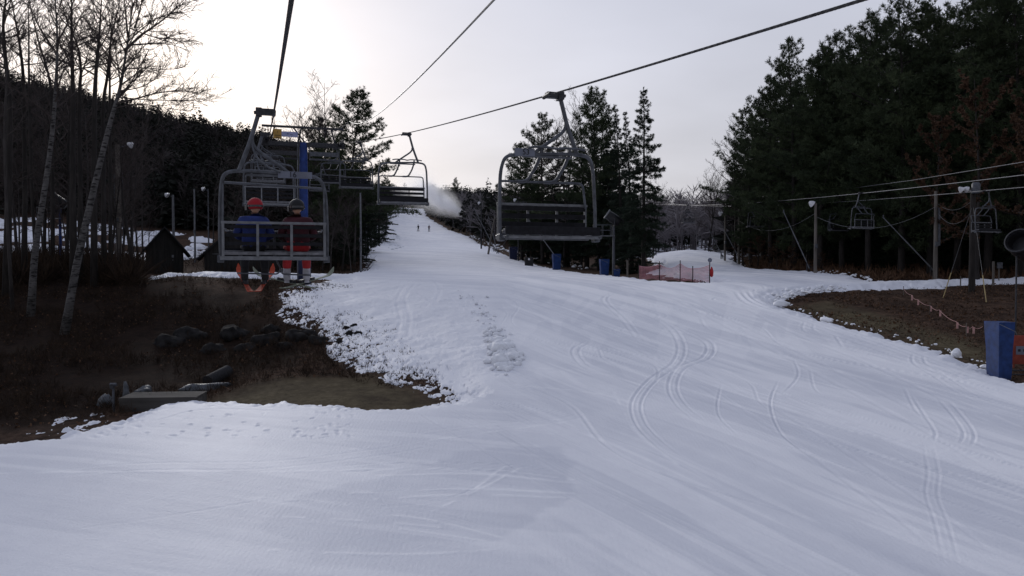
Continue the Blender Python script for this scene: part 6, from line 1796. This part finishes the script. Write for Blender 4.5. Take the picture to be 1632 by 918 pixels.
scatter('fallen_leaves', 'fallen brown leaves strewn over the right bank', dirt_points(26000, 14, 50, 28, 80, 4, -0.1) + np.array([0, 0, 0.04]), 0.12, 1, 0.45, M['litter'], 4, 0.0, 1.0)
scatter('leaf_litter', 'fallen brown leaves on the left bank', dirt_points(7000, -34, -4, 26, 56, 5, -0.1) + np.array([0, 0, 0.04]), 0.11, 1, 0.45, M['litter'], 5, 0.0, 1.0)
scatter('snowy_weeds', 'weed stalks poking through the thin snow of the left bank', (lambda nr: (lambda X, Y: np.stack([X, Y, zt(X, Y)], 1)[(np.abs(snow_sdf(X, Y) - 1.2) < 2.0)])(nr.uniform(-15, -3, 7000), nr.uniform(30, 52, 7000)))(np.random.RandomState(6)), 0.16, 4, 0.06, M['brush'], 6)
scatter('piste_edge_scrub', 'low scrub along the left border of the run', (lambda nr: (lambda X, Y: np.stack([X, Y, zt(X, Y)], 1)[(snow_sdf(X, Y) < 0.6) & (snow_sdf(X, Y) > -6)])(nr.uniform(-40, -9, 3000), nr.uniform(60, 150, 3000)))(np.random.RandomState(8)), 1.1, 7, 0.014, M['brush'], 8)
scatter('forest_floor_scrub', 'brown scrub on the shaded floor beneath the right pines', dirt_points(7000, 20, 60, 56, 92, 9, -0.6), 0.7, 6, 0.05, M['litter'], 9)

# ------------------------------------------------------------------ blown snow from the lance
def plume():
    src = P(746, 347, 214); end = P(635, 275, 242)
    ax = end - src; L = ax.length; un = ax.normalized()
    R0, R1 = 0.8, 13.5
    q = MB(); pts = []; rr = []
    for i in range(9):
        s = i / 8
        pts.append(src + ax * s); rr.append(R0 + (R1 - R0) * s)
    q.tube(pts, rr, 24)
    o = q.build('snow_plume', None)
    m = bpy.data.materials.new('blown_snow'); m.use_nodes = True
    t = m.node_tree; t.nodes.clear()
    out = t.nodes.new('ShaderNodeOutputMaterial'); v = t.nodes.new('ShaderNodeVolumePrincipled')
    v.inputs['Color'].default_value = (0.99, 0.99, 1.0, 1); v.inputs['Anisotropy'].default_value = 0.6
    c = t.nodes.new('ShaderNodeTexCoord')
    def vm(op, a, b=None):
        n = t.nodes.new('ShaderNodeVectorMath'); n.operation = op
        for i, x in enumerate((a, b)):
            if x is None: continue
            if hasattr(x, 'is_linked'): t.links.new(x, n.inputs[i])
            else: n.inputs[i].default_value = x
        return n
    def mm(op, a, b=None, clamp=False):
        n = t.nodes.new('ShaderNodeMath'); n.operation = op; n.use_clamp = clamp
        for i, x in enumerate((a, b)):
            if x is None: continue
            if hasattr(x, 'is_linked'): t.links.new(x, n.inputs[i])
            else: n.inputs[i].default_value = x
        return n.outputs[0]
    rel = vm('SUBTRACT', c.outputs['Object'], src).outputs[0]
    al = vm('DOT_PRODUCT', rel, un).outputs['Value']
    rad_ = vm('LENGTH', vm('CROSS_PRODUCT', rel, un).outputs[0]).outputs['Value']
    s01 = mm('DIVIDE', al, L, True)
    loc = mm('ADD', mm('MULTIPLY', s01, R1 - R0), R0)
    q01 = mm('DIVIDE', rad_, loc)
    shell = mm('ADD', mm('MULTIPLY', mm('POWER', mm('SUBTRACT', 1.0, mm('MULTIPLY', q01, 1.9), True), 1.5), 1.0), mm('MULTIPLY', mm('POWER', mm('SUBTRACT', 1.0, q01, True), 1.4), 0.16))
    n = t.nodes.new('ShaderNodeTexNoise'); n.inputs['Scale'].default_value = 0.22; n.inputs['Detail'].default_value = 5
    t.links.new(c.outputs['Object'], n.inputs['Vector'])
    r = t.nodes.new('ShaderNodeMapRange'); r.inputs['From Min'].default_value = 0.30; r.inputs['From Max'].default_value = 0.72
    t.links.new(n.outputs['Fac'], r.inputs['Value'])
    fade = mm('ADD', mm('MULTIPLY', mm('POWER', mm('SUBTRACT', 1.0, s01, True), 2.4), 5.0), mm('MULTIPLY', mm('SUBTRACT', 1.0, s01, True), 0.55))
    dens = mm('MULTIPLY', mm('MULTIPLY', shell, fade), r.outputs[0])
    t.links.new(dens, v.inputs['Density'])
    t.links.new(v.outputs[0], out.inputs['Volume'])
    o.data.materials.clear(); o.data.materials.append(m)
    return tag(o, 'white mist of machine-made snow blowing left from the far lance', kind='stuff')
plume()
